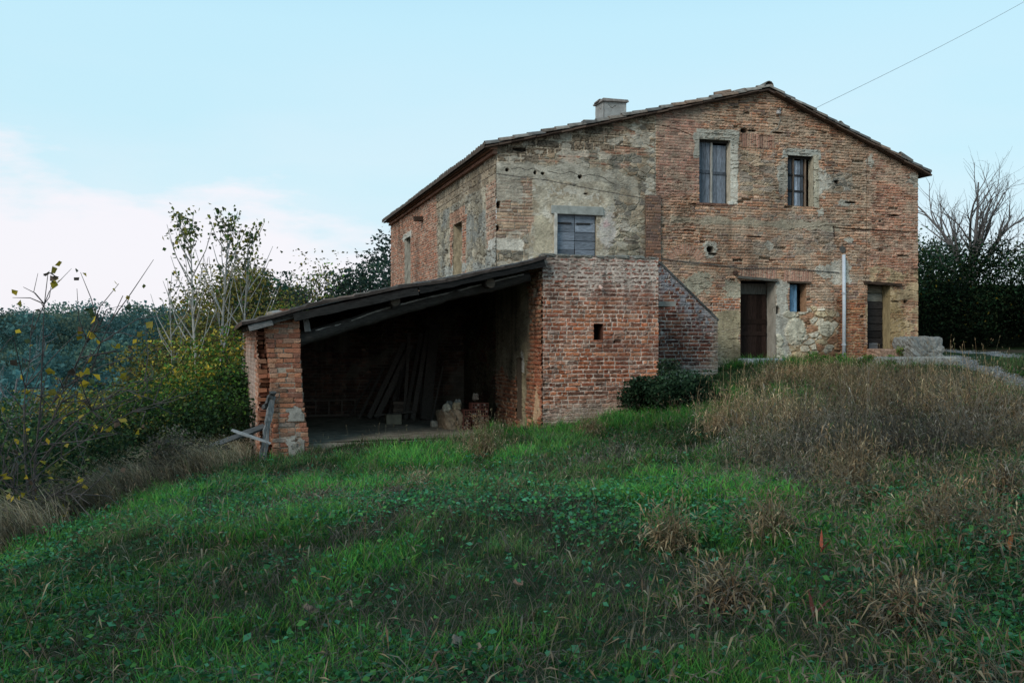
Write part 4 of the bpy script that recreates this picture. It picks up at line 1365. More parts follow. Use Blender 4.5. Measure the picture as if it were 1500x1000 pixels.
# low brick-and-rubble heap inside, by the right wall
mb = MB()
mb.rock((-1.46, -1.25, -.5), (-.95, -.35, .20), (.17, .125, .085), 5, 22, .30, 4)
solo(mb, 'rubble_heap', M_STONE, (-1.0, -.8, -.2), 'low tan heap of plaster rubble left of the small hollow brick stack in the shed', 'rubble', house=True)
HBK = [(-1.34, -1.0, .22, 0, 'pale broken block lying leftmost on the rubble heap'), (-1.14, -1.05, .25, 1, 'yellowish lump standing in the middle of the rubble heap'),
       (-1.22, -.7, .28, 6, 'grey stone resting at the back left of the rubble heap'), (-1.02, -.62, .30, 7, 'small pale stone at the back middle of the rubble heap'), (-.66, -.75, .44, 8, 'pale brick end lying on top of the hollow brick stack')]
for u, y, z, k, lab in HBK:
    mb = MB()
    r_ = .085 if k in (0, 1) else .065
    mb.rock((u - r_, y - r_, z - .08), (u + r_, y + r_, z + r_ * 1.0), {0: (.26, .23, .18), 1: (.22, .17, .11), 6: (.16, .15, .13), 7: (.22, .20, .17), 8: (.24, .18, .14)}[k], 20 + k, 9, .45, 3.5)
    solo(mb, 'rubble_stone', M_STONE, (u, y, z - .08), lab, 'stone', 'stones and bricks on the rubble heap', house=True)
ROWN = ('bottom', 'second', 'third', 'top')
COLN = ('left', 'middle', 'right')
for r_ in range(4):
    for q_ in range(3):
        if r_ == 3 and q_ == 0:
            continue
        u, y, z = -.98 + q_ * .185 + random.uniform(-.012, .012), -1.32 + random.uniform(-.025, .025), -.20 + r_ * .135
        mb = MB()
        cb = np.array((.115, .045, .034)) * random.uniform(.6, 1.3)
        a_ = random.uniform(-.05, .05)
        mb.box((u - .085, y, z), (u + .085, y + .26, z + .125), cb, .004)
        for e_ in (-1, 0, 1):
            for f_ in (0, 1):
                mb.box((u + e_ * .052 - .018, y - .006, z + .018 + f_ * .052), (u + e_ * .052 + .018, y - .001, z + .055 + f_ * .052), (.015, .010, .008) if random.random() < .85 else (.16, .14, .12))
        solo(mb, 'hollow_brick', M_WALL, (u, y, z), 'red hollow brick, %s of the %s row of the stack' % (COLN[q_], ROWN[r_]), 'brick', 'stones and bricks on the rubble heap', house=True)

# timber leaning in the dark
PLK = [((-2.30, 2.2, -.2), (-1.28, 2.9, 1.40), .07, .04, 'grey board fanned out just right of the two thick beams'), ((-2.05, 2.15, -.2), (-1.45, 2.9, 1.3), .05, .03, 'slim dark lath fanned out behind the grey board'),
       ((-1.75, 1.7, -.2), (-1.42, 2.88, 1.8), .08, .03, 'brown board leaning left of the narrow middle board'), ((-1.42, 1.4, -.2), (-1.12, 2.86, 1.7), .05, .03, 'short lath leaning against the widest board'),
       ((-2.95, 2.4, -.2), (-2.3, 2.92, .75), .04, .03, 'low thin lath leaning farthest left in the shed'),
       ((-2.72, 2.3, -.2), (-2.05, 2.9, .95), .06, .05, 'thin batten leaning leftmost against the shed back wall'),
       ((-2.52, 2.1, -.2), (-1.55, 2.88, 1.55), .12, .06, 'thick pale beam leaning to the right in the left pair of beams in the shed'),
       ((-2.36, 2.0, -.2), (-1.38, 2.87, 1.5), .13, .07, 'second thick beam leaning close against the left beam of the pair'),
       ((-2.05, 2.1, -.2), (-1.45, 2.9, 1.2), .10, .03, 'dark short board leaning behind the bricks in the shed'),
       ((-1.88, 1.9, -.2), (-1.60, 2.9, 1.5), .04, .04, 'thin pole leaning beside the dark short board in the shed'),
       ((-1.75, 1.55, -.2), (-1.12, 2.88, 1.8), .09, .03, 'narrow board in the middle of the leaning timber'),
       ((-1.60, 1.45, -.2), (-.95, 2.86, 1.9), .11, .03, 'reddish board leaning just left of the widest board'),
       ((-1.32, 1.3, -.2), (-.80, 2.8, 2.0), .24, .035, 'widest grey board leaning in the lean-to shed'),
       ((-1.26, .95, -.2), (-.72, 2.2, 1.0), .035, .035, 'curved thin stick leaning rightmost in the shed'),
       ((-2.45, 1.75, -.12), (-1.55, 1.5, -.02), .04, .04, 'thin pole lying low across the foot of the leaning timber')]
for p, q, w_, h_, lab in PLK:
    mb = MB(); mb.beam(p, q, w_, h_, np.array((.075, .063, .054)) * random.uniform(.6, 1.5), up=(0, -1, .3), n=5, jit=.004)
    solo(mb, 'timber_plank', M_WOOD, p, lab, 'plank', 'timber stored in the lean-to shed', house=True)
mb = MB()
for i in range(5):
    mb.box((-1.98 + random.uniform(-.03, .03), 1.9, -.2 + i * .08), (-1.55 + random.uniform(-.03, .03), 2.25, -.13 + i * .08), np.array((.13, .10, .08)) * random.uniform(.7, 1.3), .006)
solo(mb, 'board_stack', M_WOODH, (-1.75, 2.05, -.2), 'small stack of short boards standing among the leaning timber', 'boards', house=True)
mb = MB(); mb.box((-2.38, .35, -.22), (-2.05, .62, .01), (.21, .18, .13), .012)
solo(mb, 'concrete_block', M_CONC, (-2.2, .5, -.22), 'squat dusty concrete block on the shed floor', 'block', house=True, bevel=.01)
mb = MB(); mb.rock((-1.62, -.75, -.22), (-1.46, -.58, -.06), (.24, .21, .17), 9, 8, .2, 3)
solo(mb, 'floor_stone', M_STONE, (-1.54, -.66, -.22), 'lone round stone on the shed floor near the grass edge', 'stone', house=True)
ldr = HThing('wooden_ladder', (-3.3, 2.9, -.2), 'wooden ladder lying on its side along the shed back wall', 'ladder')
for z in (-.17, .19):
    mb = MB(); mb.beam((-4.15, 2.88, z), (-2.62, 2.88, z), .04, .035, (.14, .11, .09), n=5, jit=.003); ldr.part(mb, 'rail', M_WOODH)
for k in range(5):
    mb = MB(); mb.beam((-3.98 + k * .31, 2.88, -.155), (-3.98 + k * .31, 2.88, .175), .03, .03, (.15, .12, .10), up=(0, 1, 0)); ldr.part(mb, 'rung', M_WOOD)

# broken boards outside, left of the pier
GREY = rgb(.30, .29, .28)


def gz(u, y):
    x, yy = W(u, y)
    return float(height(x, yy))


mb = MB(); mb.beam((-5.20, -3.65, gz(-5.18, -3.65) - .08), (-4.97, -3.38, .66), .10, .025, GREY * .55, up=(.5, -1, .1), n=14, jit=.016)
mb.beam((-5.12, -3.66, gz(-5.18, -3.65) + .02), (-5.04, -3.44, .30), .05, .03, GREY * .5, up=(.5, -1, .1), n=6, jit=.012)
solo(mb, 'broken_plank', M_WOOD, (-5.18, -3.6, gz(-5.18, -3.6)), 'grey split plank standing against the left side of the brick pier', 'plank', 'broken planks beside the pier', house=True)
mb = MB(); mb.beam((-5.66, -3.66, .10), (-5.02, -3.76, -.14), .06, .015, GREY * .85, up=(0, -.5, 1), n=3, jit=.012)
solo(mb, 'broken_plank', M_WOODH, (-5.3, -3.68, -.2), 'short splintered pale board crossing in front of the standing plank', 'plank', 'broken planks beside the pier', house=True)
mb = MB(); mb.beam((-6.35, -3.9, gz(-6.35, -3.9) + .22), (-5.1, -3.30, .12), .12, .03, GREY * .3, up=(0, -.6, 1), n=8, jit=.010)
solo(mb, 'broken_plank', M_WOODH, (-5.9, -3.6, gz(-5.9, -3.6)), 'long dark plank sloping down into the grass left of the pier', 'plank', 'broken planks beside the pier', house=True)
mb = MB(); mb.beam((-5.10, -3.3, .42), (-4.97, -3.44, .72), .10, .05, GREY * .3, up=(.5, -1, .1), n=7, jit=.022)
solo(mb, 'broken_plank', M_WOOD, (-5.05, -3.4, .5), 'thick splintered wood end wedged against the pier above the standing plank', 'plank', 'broken planks beside the pier', house=True)

# stone block and step at the right corner
mb = MB(); mb.rock((10.22, -.80, .95), (11.16, -.06, 1.70), (.185, .18, .165), 3, 70, .13, 14, 9)
solo(mb, 'stone_block', M_STONE, (10.9, -.45, 1.0), 'rough grey stone bench block at the right foot of the farmhouse', 'stone block', house=True)
mb = MB(); mb.rock((8.95, -1.15, .95), (11.4, -.35, 1.235), (.24, .225, .2), 6, 26, .03, 12)
solo(mb, 'stone_step', M_STONE, (10.0, -.75, 1.0), 'long low stone step in front of the right door', 'step', house=True)
mb = MB(); mb.rock((5.95, -.5, .95), (7.0, .35, 1.2), (.25, .26, .28), 12, 20, .05, 10)
solo(mb, 'stone_threshold', M_STONE, (6.5, -.1, 1.0), 'grey stone threshold before the left brown door', 'step', house=True)
mb = MB(); mb.rock((9.5, -.36, 1.15), (10.3, .3, 1.42), (.28, .17, .12), 14, 16, .08, 8)
solo(mb, 'brick_threshold', M_STONE, (9.9, -.05, 1.15), 'worn reddish brick threshold under the right door', 'step', house=True)

# overhead wire from the gable to a pole far outside the view
mb = MB()
A_ = np.array([*W(8.05, .4), 7.25]); B_ = np.array([21.5, 29.0, 15.6])
t = np.linspace(0, 1, 24)[:, None]
pw = A_ + (B_ - A_) * t
pw[:, 2] -= .35 * np.sin(pi * t[:, 0])
mb.tube(pw, .005, 5, (.22, .22, .24))
solo(mb, 'overhead_wire', M_IRON, tuple(A_), 'thin dark overhead wire rising from the farmhouse roof to the upper right', 'wire')

# ------------------------------------------------------------------ vegetation tools
def unit(n):
    v = RNG.normal(size=(n, 3))
    return v / np.linalg.norm(v, axis=1)[:, None]


def leaves(mb, P, size, cols, flat=.0, aspect=.62, droop=0.0):
    """one pointed leaf (4 verts) per point"""
    n = len(P)
    if n == 0:
        return
    size = np.broadcast_to(size, (n,)) * RNG.uniform(.65, 1.3, n)
    a = unit(n)
    a[:, 2] = a[:, 2] * (1 - flat) - droop
    a /= np.linalg.norm(a, axis=1)[:, None]
    nrm = unit(n)
    nrm[:, 2] += flat * 2.0
    b = np.cross(a, nrm)
    b /= np.linalg.norm(b, axis=1)[:, None] + 1e-9
    c_ = np.cross(a, b)
    hl, hw = (size / 2)[:, None], (size * aspect / 2)[:, None]
    fold = (RNG.uniform(-.25, .25, n) * size)[:, None]
    v = np.stack([P - a * hl, P + b * hw + c_ * fold - a * hl * .15, P + a * hl, P - b * hw + c_ * fold - a * hl * .15], 1).reshape(-1, 3)
    q = np.arange(n * 4).reshape(n, 4)
    cols = np.asarray(cols, float)
    if cols.ndim == 1:
        cols = np.tile(cols, (n, 1))
    mb.add(v, q, None, np.repeat(cols, 4, axis=0))


def pick(cols, n, var=.3, w=None):
    cols = np.asarray(cols, float)
    i = RNG.choice(len(cols), n, p=w)
    return cols[i] * RNG.uniform(1 - var, 1 + var, (n, 1))


def grow(start, d, length, r, depth, spread=.55, kids=4, tip=None, segs=6, up=.25, wig=.12, shrink=.62, out=None):
    """branching skeleton: list of (points, radii, level)"""
    if out is None:
        out = []
    p = np.array(start, float)
    d = np.array(d, float) / np.linalg.norm(d)
    pts, rad = [p.copy()], [r]
    for i in range(segs):
        d = d + RNG.normal(size=3) * wig + np.array([0, 0, up * .15])
        d /= np.linalg.norm(d)
        p = p + d * length / segs
        pts.append(p.copy())
        rad.append(max(r * (1 - .72 * (i + 1) / segs), .003))
    out.append((np.array(pts), np.array(rad), depth))
    if depth > 0:
        for k in range(kids):
            f = .3 + .68 * (k + RNG.uniform(.1, .9)) / kids
            i = min(int(f * segs), segs - 1)
            q = pts[i] + (pts[i + 1] - pts[i]) * (f * segs - i)
            dd = pts[i + 1] - pts[i]
            dd = dd / np.linalg.norm(dd)
            s = RNG.normal(size=3)
            s -= dd * s.dot(dd)
            s /= np.linalg.norm(s)
            nd = dd * (1 - spread * .5) + s * spread + np.array([0, 0, up])
            grow(q, nd, length * shrink * RNG.uniform(.7, 1.15), max(rad[i] * .6, .003), depth - 1, spread, kids, tip, max(3, segs - 1), up, wig, shrink, out)
    return out


def wood(mb, skel, c, sides=6):
    for P, R, dpt in skel:
        k = np.asarray(c, float) * RNG.uniform(.8, 1.2)
        mb.tube(P, R, max(3, sides - (0 if R[0] > .03 else 2)), k, False)


def tips(skel, lv=0):
    return [P for P, R, d in skel if d <= lv]


def tree_thing(name, base, label, cat, group=None):
    return empty(name, base, label, cat, group)


def bush(name, x, y, rx, ry, h, cols, n, size, label, cat='bush', group=None, clumps=26, stems=7, z0=None, w=None, var=.35, top=None, hollow=.5):
    z = float(height(x, y)) if z0 is None else z0
    t = tree_thing(name, (x, y, z), label, cat, group)
    cd = unit(clumps)
    cd[:, 2] = np.abs(cd[:, 2])
    rr = RNG.uniform(hollow, 1.0, clumps)[:, None]
    cc = cd * rr * np.array([rx, ry, h * .82]) + np.array([0, 0, h * .12])
    cs = RNG.uniform(.22, .42, clumps) * (rx * ry * h) ** (1 / 3)
    cb = RNG.uniform(.55, 1.45, clumps)
    i = RNG.choice(clumps, n)
    P = cc[i] + np.clip(RNG.normal(size=(n, 3)), -1.7, 1.7) * cs[i][:, None] * np.array([.5, .5, .42])
    P[:, 2] = np.maximum(P[:, 2], .02)
    hz = np.clip(P[:, 2] / h, 0, 1.2)
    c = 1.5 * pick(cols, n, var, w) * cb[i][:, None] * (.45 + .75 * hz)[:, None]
    if top is not None:
        m = RNG.random(n) < ss(.45, 1.0, hz) * .6
        c[m] = pick(top, int(m.sum()), .3)
    mb = MB()
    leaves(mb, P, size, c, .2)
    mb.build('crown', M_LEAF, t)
    mb = MB()
    for k in range(stems):
        a = cc[RNG.integers(clumps)]
        mb.tube([np.array([RNG.normal() * rx * .12, RNG.normal() * ry * .12, -.15]), a * .5 + RNG.normal(size=3) * .06, a * 1.05], [.02 + .006 * h, .012 + .003 * h, .004], 5, (.10, .085, .07), False)
    mb.build('stems', M_BARK, t)
    return t


# ------------------------------------------------------------------ far wooded hill
mb = MB()
n = 2100
r = RNG.uniform(150, 470, n)
a = RNG.uniform(-.72, .05, n)
X, Y = r * np.sin(a), r * np.cos(a)
Z = height(X, Y)
m = 230
sz = RNG.uniform(1.5, 4.6, n) * (1 + .7 * (RNG.random(n) < .2))
PP = np.repeat(np.stack([X, Y, Z], -1), m, 0)
S = np.repeat(sz, m)
dirs = unit(n * m)
dirs[:, 2] = np.abs(dirs[:, 2])
P = PP + dirs * (S * RNG.uniform(.7, 1.05, n * m))[:, None] * np.array([1, 1, 1.25]) + np.array([0, 0, .6])
hz = dirs[:, 2]
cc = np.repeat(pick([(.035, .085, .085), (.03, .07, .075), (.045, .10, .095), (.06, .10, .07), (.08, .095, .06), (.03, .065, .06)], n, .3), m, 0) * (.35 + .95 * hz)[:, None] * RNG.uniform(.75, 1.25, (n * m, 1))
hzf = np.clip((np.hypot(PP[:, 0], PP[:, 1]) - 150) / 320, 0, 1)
cc = lerp(cc * 1.5, rgb(.095, .165, .13), .16 + .32 * hzf)  # distance haze blended into the leaf colours
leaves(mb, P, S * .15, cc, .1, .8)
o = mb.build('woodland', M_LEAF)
props(o, 'hazy blue-green wooded hillside far beyond the slope on the left', 'woodland', kind='stuff')

# ------------------------------------------------------------------ trees and bushes on the left slope
DKG = [(.022, .048, .018), (.03, .06, .02), (.018, .038, .02), (.035, .05, .02)]
OLV = [(.12, .12, .035), (.16, .14, .035), (.10, .11, .035), (.19, .155, .03), (.085, .08, .035)]
YEL = [(.34, .25, .03), (.28, .22, .04), (.20, .19, .04), (.12, .14, .035)]
BRN = [(.10, .075, .05), (.13, .095, .055), (.08, .07, .05)]
GRN = [(.05, .12, .022), (.07, .145, .025), (.04, .095, .022), (.09, .16, .03)]


def at(px, Y):
    return (px - 750) / 1458 * Y


LG = 'bushes on the left slope'
bush('shrub', at(240, 27), 27, 2.1, 1.8, 4.9, OLV + BRN + DKG, 9000, .10, 'olive brown shrub on the left slope in front of the far wooded hill', 'shrub', LG, top=YEL, clumps=34)
bush('shrub', at(330, 24), 24, 1.7, 1.5, 3.3, GRN + OLV + YEL[2:], 8000, .09, 'bright green and yellow leafy shrub close to the left of the lean-to shed', 'shrub', LG, top=YEL, clumps=30)
bush('shrub', at(300, 30), 30, 2.2, 1.8, 6.0, BRN + OLV + YEL[2:3], 7000, .10, 'tall thin brown and olive thicket between the poplar stems', 'thicket', LG, top=YEL + BRN, clumps=46, stems=22)
bush('shrub', at(205, 24), 24, 1.5, 1.3, 3.0, OLV + YEL[1:], 5500, .085, 'yellow-flecked olive shrub between the rounded dark shrub and the poplars', 'shrub', LG, top=YEL, clumps=30)
bush('shrub', at(345, 21.5), 21.5, 1.1, 1.0, 2.3, DKG + GRN[:1], 6500, .075, 'dark green shrub against the left wall of the lean-to shed', 'shrub', LG)
bush('shrub', at(365, 33), 33, 2.6, 2.0, 7.0, OLV + BRN + GRN[:2], 9000, .12, 'mottled olive and brown bush under the poplar saplings behind the shed corner', 'shrub', LG, top=YEL[:3] + OLV[:2], clumps=34)
bush('shrub', at(440, 34), 34, 2.2, 1.8, 6.2, OLV + GRN, 6000, .11, 'olive green bush just above the low end of the shed roof', 'shrub', LG, top=OLV)
bush('shrub', at(265, 19), 19, 1.9, 1.5, 2.0, DKG, 9000, .075, 'dark bramble bush in the middle of the left slope', 'bramble', LG, top=GRN)
bush('shrub', at(175, 18), 18, 1.8, 1.6, 1.85, DKG + OLV[:1], 8500, .075, 'dark green bramble bush right of the bare near sapling', 'bramble', LG, top=GRN)
bush('shrub', at(90, 19), 19, 1.7, 1.5, 2.1, OLV + DKG + YEL[1:3], 7500, .09, 'yellowing bush behind the bare near sapling at the left edge', 'shrub', LG, top=YEL, clumps=30)
bush('shrub', at(60, 14), 14, 1.5, 1.5, 1.75, DKG, 7500, .065, 'low dark bush under the bare sapling at the left edge', 'bramble', LG)
bush('shrub', at(-40, 11.5), 11.5, 1.2, 1.5, 1.5, DKG + OLV[:1], 5500, .06, 'dark bush cut by the left picture edge', 'bramble', LG)
bush('shrub', at(140, 23), 23, 2.0, 1.6, 2.5, DKG + OLV, 7000, .09, 'rounded dark olive shrub low in front of the hill', 'shrub', LG, top=YEL[2:])
bush('shrub', at(262, 16.2), 16.2, .8, .8, .8, [(.06, .055, .045), (.05, .06, .03), (.085, .075, .06)], 4500, .05, 'low grey brown scrub above the dead grass bank', 'scrub', LG)
bush('shrub', at(20, 26), 26, 2.6, 2.0, 2.1, DKG + OLV + BRN, 7000, .10, 'tall dark shrub at the left edge behind the yellowing bush', 'shrub', LG)

# tangled undergrowth that nobody could count
mb = MB()
nc = 240
cx = RNG.uniform(-17, -6.0, nc)
cy = RNG.uniform(7.5, 31, nc)
kp = (cx < -6.4 - .02 * cy + RNG.normal(size=nc) * .4) & (cx > -.62 * cy - 2)
cx, cy = cx[kp], cy[kp]
nc = len(cx)
cr_ = RNG.uniform(.5, 1.15, nc)
ch_ = RNG.uniform(.6, 1.7, nc) * (.55 + .45 * ss(-6.2, -8.5, cx))
cz_ = height(cx, cy)
kind = RNG.integers(0, 4, nc)
bri = RNG.uniform(.6, 1.6, nc)
i = RNG.choice(nc, 90000)
d = unit(len(i))
d[:, 2] = np.abs(d[:, 2])
rr = RNG.uniform(.35, 1.0, len(i)) ** .5
P = np.stack([cx[i] + d[:, 0] * rr * cr_[i], cy[i] + d[:, 1] * rr * cr_[i], cz_[i] + d[:, 2] * rr * ch_[i]], -1) + RNG.normal(size=(len(i), 3)) * .07
hz = np.clip((P[:, 2] - cz_[i]) / ch_[i], 0, 1.1)
PALS = [DKG, GRN[:3], OLV, BRN + DKG[:1]]
c = np.zeros((len(i), 3))
for k in range(4):
    m_ = kind[i] == k
    c[m_] = pick(PALS[k], int(m_.sum()), .4)
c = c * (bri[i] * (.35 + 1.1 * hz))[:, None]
yl = RNG.random(len(i)) < .02
c[yl] = pick(YEL, int(yl.sum()))
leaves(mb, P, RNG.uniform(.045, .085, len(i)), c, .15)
for k in range(1500):
    j = RNG.integers(0, nc)
    b_ = np.array([cx[j] + RNG.normal() * cr_[j] * .5, cy[j] + RNG.normal() * cr_[j] * .5, cz_[j]])
    e_ = b_ + np.array([RNG.normal() * .5, RNG.normal() * .5, ch_[j] * RNG.uniform(.7, 1.35)])
    mb.tube([b_, (b_ + e_) / 2 + RNG.normal(size=3) * .12, e_], [.007, .005, .003], 3, np.array((.13, .115, .10)) * RNG.uniform(.5, 1.4), False)
o = mb.build('undergrowth', M_LEAF)
props(o, 'tangled brambles and bare twigs covering the slope below the meadow on the left', 'undergrowth', kind='stuff')

# umbrella pine dome
def round_tree(name, x, y, ztop, zc, rx, rz, cols, n, size, label, cat, trunk_r=.18, group=None, clumps=40, top=None, var=.3, hollow=.55, gap=.42):
    z = float(height(x, y))
    t = tree_thing(name, (x, y, z), label, cat, group)
    cd = unit(clumps)
    cc = cd * (RNG.uniform(hollow, 1, clumps) ** .7)[:, None] * np.array([rx, rx, rz]) + np.array([0, 0, zc - z])
    cs = RNG.uniform(.7, 1.3, clumps) * gap * (rx * rx * rz) ** (1 / 3) * .55
    cb = RNG.uniform(.6, 1.4, clumps)
    i = RNG.choice(clumps, n)
    P = cc[i] + np.clip(RNG.normal(size=(n, 3)), -1.25, 1.25) * cs[i][:, None]
    hz = np.clip((P[:, 2] - (zc - z - rz)) / (2 * rz), 0, 1)
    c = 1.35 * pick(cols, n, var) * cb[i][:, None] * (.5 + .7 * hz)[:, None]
    mb = MB()
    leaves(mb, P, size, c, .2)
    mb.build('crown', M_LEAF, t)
    mb = MB()
    sk = [(np.array([[0, 0, -.2], [.05, .03, (zc - z - rz) * .5], [.0, .08, zc - z - rz * .3]]), np.array([trunk_r, trunk_r * .8, trunk_r * .55]), 2)]
    for k in range(min(14, clumps)):
        e_ = cc[k]
        b0 = np.array([0, .05, zc - z - rz * RNG.uniform(.35, .9)])
        sk.append((np.array([b0, b0 * .45 + e_ * .55 + np.array([0, 0, .15]), e_ * 1.02]), np.array([trunk_r * .45, trunk_r * .25, .012]), 0))
    wood(mb, sk, (.075, .065, .055))
    mb.build('trunk', M_BARK, t)
    return t


round_tree('pine_tree', at(378, 62), 62, 5.7, 3.4, 2.7, 1.9, [(.02, .055, .035), (.025, .065, .04), (.018, .045, .03)], 9000, .26, 'dark dome-shaped pine behind the poplar saplings', 'tree', hollow=.75)
round_tree('oak_tree', at(592, 45), 45, 6, 4.3, 1.9, 2.1, [(.025, .042, .034), (.03, .05, .036), (.02, .034, .03)], 5500, .17, 'tall dark oak rising beside the rear corner of the farmhouse', 'tree', clumps=46, gap=.5)
round_tree('oak_tree', at(540, 41), 41, 5, 3.2, 1.6, 1.5, [(.032, .055, .04), (.038, .06, .036), (.025, .045, .036)], 5200, .15, 'rounded green oak left of the farmhouse rear corner above the shed roof', 'tree', clumps=44, gap=.5)
round_tree('oak_tree', at(462, 44), 44, 4.3, 3.0, 1.6, 1.25, [(.035, .055, .04), (.045, .06, .04), (.05, .045, .04)], 3800, .14, 'smaller thin oak above the middle of the shed roof', 'tree', clumps=40, gap=.5)
round_tree('oak_tree', at(626, 44), 44, 7, 5.6, .7, 1.5, [(.03, .045, .036), (.035, .05, .038)], 1500, .15, 'oak top peeping over the farmhouse side eave', 'tree', clumps=24, gap=.55)

YBR = [(.13, .12, .03), (.17, .14, .035), (.10, .11, .03), (.20, .15, .03), (.12, .085, .05), (.08, .09, .03)]
round_tree('autumn_tree', at(345, 29), 29, 3.7, 2.1, 1.5, 1.6, YBR, 6500, .10, 'yellow-brown leafy tree behind the poplar stems left of the lean-to', 'tree', trunk_r=.09, clumps=60, gap=.4)
round_tree('autumn_tree', at(250, 27), 27, 1.7, .6, 1.4, 1.3, YBR + DKG[:1], 6000, .09, 'lower olive and yellow tree left of the poplar stems', 'tree', trunk_r=.08, clumps=60, gap=.4)
round_tree('autumn_tree', at(300, 22.5), 22.5, 1.1, .4, 1.35, 1.3, GRN + YBR[:2] + YEL[:2], 6000, .085, 'yellow-green bushy tree low in front of the poplar stems', 'tree', trunk_r=.07, clumps=26, gap=.5, hollow=.3)
round_tree('autumn_tree', at(105, 22), 22, -.15, -.5, 1.5, 1.1, YBR[2:] + YEL[1:3], 7500, .085, 'golden brown tree at the left, beyond the bare many-stemmed sapling', 'tree', trunk_r=.07, clumps=54, gap=.4)

# poplar saplings: thin pale stems, leaves left on the upper twigs
POPL = [(.07, .11, .025), (.12, .13, .03), (.045, .085, .025), (.22, .17, .03), (.13, .11, .04), (.06, .065, .035)]


def poplar(px, Y, top_z, lean, label, nl, r=.05, twigs=10, spread=.5):
    twigs = int(twigs * 1.8)
    nl = int(nl * 1.15)
    x = at(px, Y)
    z = float(height(x, Y))
    t = tree_thing('poplar_tree', (x, Y, z), label, 'tree', 'poplar saplings left of the shed')
    H = top_z - z
    pts = np.array([[0, 0, -.2], [lean * .2, .05, H * .3], [lean * .55, -.03, H * .6], [lean * .8, .04, H * .82], [lean, .02, H]])
    sk = [(pts, np.array([r, r * .8, r * .5, r * .28, .006]), 1)]
    tipP = []
    for k in range(twigs):
        f = .34 + .6 * (k + RNG.random()) / twigs
        i = min(int(f * 4), 3)
        b = pts[i] + (pts[i + 1] - pts[i]) * (f * 4 - i)
        a_ = RNG.uniform(0, 2 * pi)
        L = H * RNG.uniform(.16, .34) * (1.25 - f)*1.3
        d = np.array([cos(a_) * spread, sin(a_) * spread, 1.0])
        d /= np.linalg.norm(d)
        e_ = b + d * L
        mid_ = (b + e_) / 2 + np.array([cos(a_), sin(a_), 0]) * L * .06
        P_ = np.array([b, mid_, e_])
        sk.append((P_, np.array([.016, .010, .005]), 0))
        tipP.append((P_, f))
    tipP.append((pts[3:], 1.0))
    mb = MB()
    wood(mb, sk, (.34, .32, .29))
    mb.build('trunk', M_BARK, t)
    LP = []
    for P_, f in tipP:
        k = int(1.35 * nl * (.012 + 1.9 * f ** 4) / (len(tipP)))
        tt_ = RNG.uniform(.25, 1.05, k)[:, None]
        q = P_[0] + (P_[-1] - P_[0]) * tt_
        LP.append(q + RNG.normal(size=q.shape) * .10)
    LP = np.concatenate(LP)
    mb = MB()
    hi = (LP[:, 2] / H)
    c = np.where((RNG.random(len(LP)) < .25)[:, None], pick(POPL[3:5], len(LP)), pick(POPL[:3] + POPL[5:], len(LP)))
    leaves(mb, LP, .108, c * 1.6, 0, .85, .3)
    mb.build('crown', M_LEAF, t)


poplar(292, 24.0, 4.55, -.25, 'left poplar sapling with pale stem and sparse leaves at its top', 300, .055, 12)
poplar(318, 24.6, 4.7, .28, 'middle poplar sapling leaning right, tallest of the three by the shed', 280, .06, 12)
poplar(352, 25.2, 4.3, .2, 'right poplar sapling with thin stem nearest the shed roof', 260, .05, 12, .6)
poplar(262, 26.0, 3.2, -.3, 'short bare poplar sapling standing low at the left of the poplar group', 60, .03, 8)

# near bare sapling at the left edge
x0, y0 = at(45, 10.5), 10.5
z0 = float(height(x0, y0))
t = tree_thing('bare_sapling', (x0, y0, z0), 'bare many-stemmed sapling with a few big yellow leaves at the left edge', 'tree')
sk, lf = [], []
BR = [((0, 0, 0), (.05, .1, 1.9), (.20, .0, 3.72), .030), ((0, 0, .3), (-.12, .0, 1.7), (-.05, .1, 3.2), .024), ((-.05, 0, .1), (-.35, .1, 1.4), (-.55, 0, 2.9), .02),
      ((0.0, 0, 1.0), (.35, -.1, 2.1), (.80, -.05, 3.35), .016), ((.02, .05, .9), (.55, 0, 1.9), (1.35, .1, 2.42), .018), ((.0, 0, .7), (.45, .1, 1.45), (1.15, 0, 1.75), .014), ((.0, 0, .4), (-.5, 0, 1.1), (-1.0, .1, 1.6), .016),
      ((.1, 0, 1.6), (.5, .05, 2.5), (.62, .05, 3.05), .01), ((0, 0, .2), (.35, -.2, .75), (.85, -.3, .55), .012), ((-.1, 0, .3), (-.2, -.2, 1.0), (.5, -.3, 1.35), .012), ((-.3, 0, .2), (-.7, .1, 1.5), (-.75, .1, 2.5), .016)]
for a_, b_, c_, r_ in BR:
    a_, b_, c_ = (np.array(q_, float) * np.array([1.1, 1, .74]) for q_ in (a_, b_, c_))
    r_ *= .5
    tt_ = np.linspace(0, 1, 9)[:, None]
    P_ = (1 - tt_) ** 2 * a_ + 2 * tt_ * (1 - tt_) * b_ + tt_ ** 2 * c_ + np.cumsum(RNG.normal(size=(9, 3)), 0) * .028 * np.linspace(0, 1, 9)[:, None]
    sk.append((P_, np.linspace(r_, .004, 9), 1))
    lf.append((P_[-1], P_[-1] - P_[-2]))
    for k in range(20):
        i = RNG.integers(1, 8)
        d = P_[i] - P_[i - 1]
        d = d / np.linalg.norm(d) + RNG.normal(size=3) * .75 + np.array([.12, 0, .05])
        L = RNG.uniform(.12, .5)
        Q = np.array([P_[i], P_[i] + d * L * .5 + RNG.normal(size=3) * .03, P_[i] + d * L * .9 + RNG.normal(size=3) * .09])
        sk.append((Q, np.array([.007, .005, .0025]), 0))
        if RNG.random() < .40:
            lf.append((Q[-1], d))
mb = MB()
wood(mb, sk, (.075, .066, .062))
mb.build('trunk', M_BARK, t)
mb = MB()
LP = []
for p, d in lf:
    for k in range(RNG.integers(1, 4)):
        LP.append(p + RNG.normal(size=3) * .045 + np.array([0, 0, -.02]))
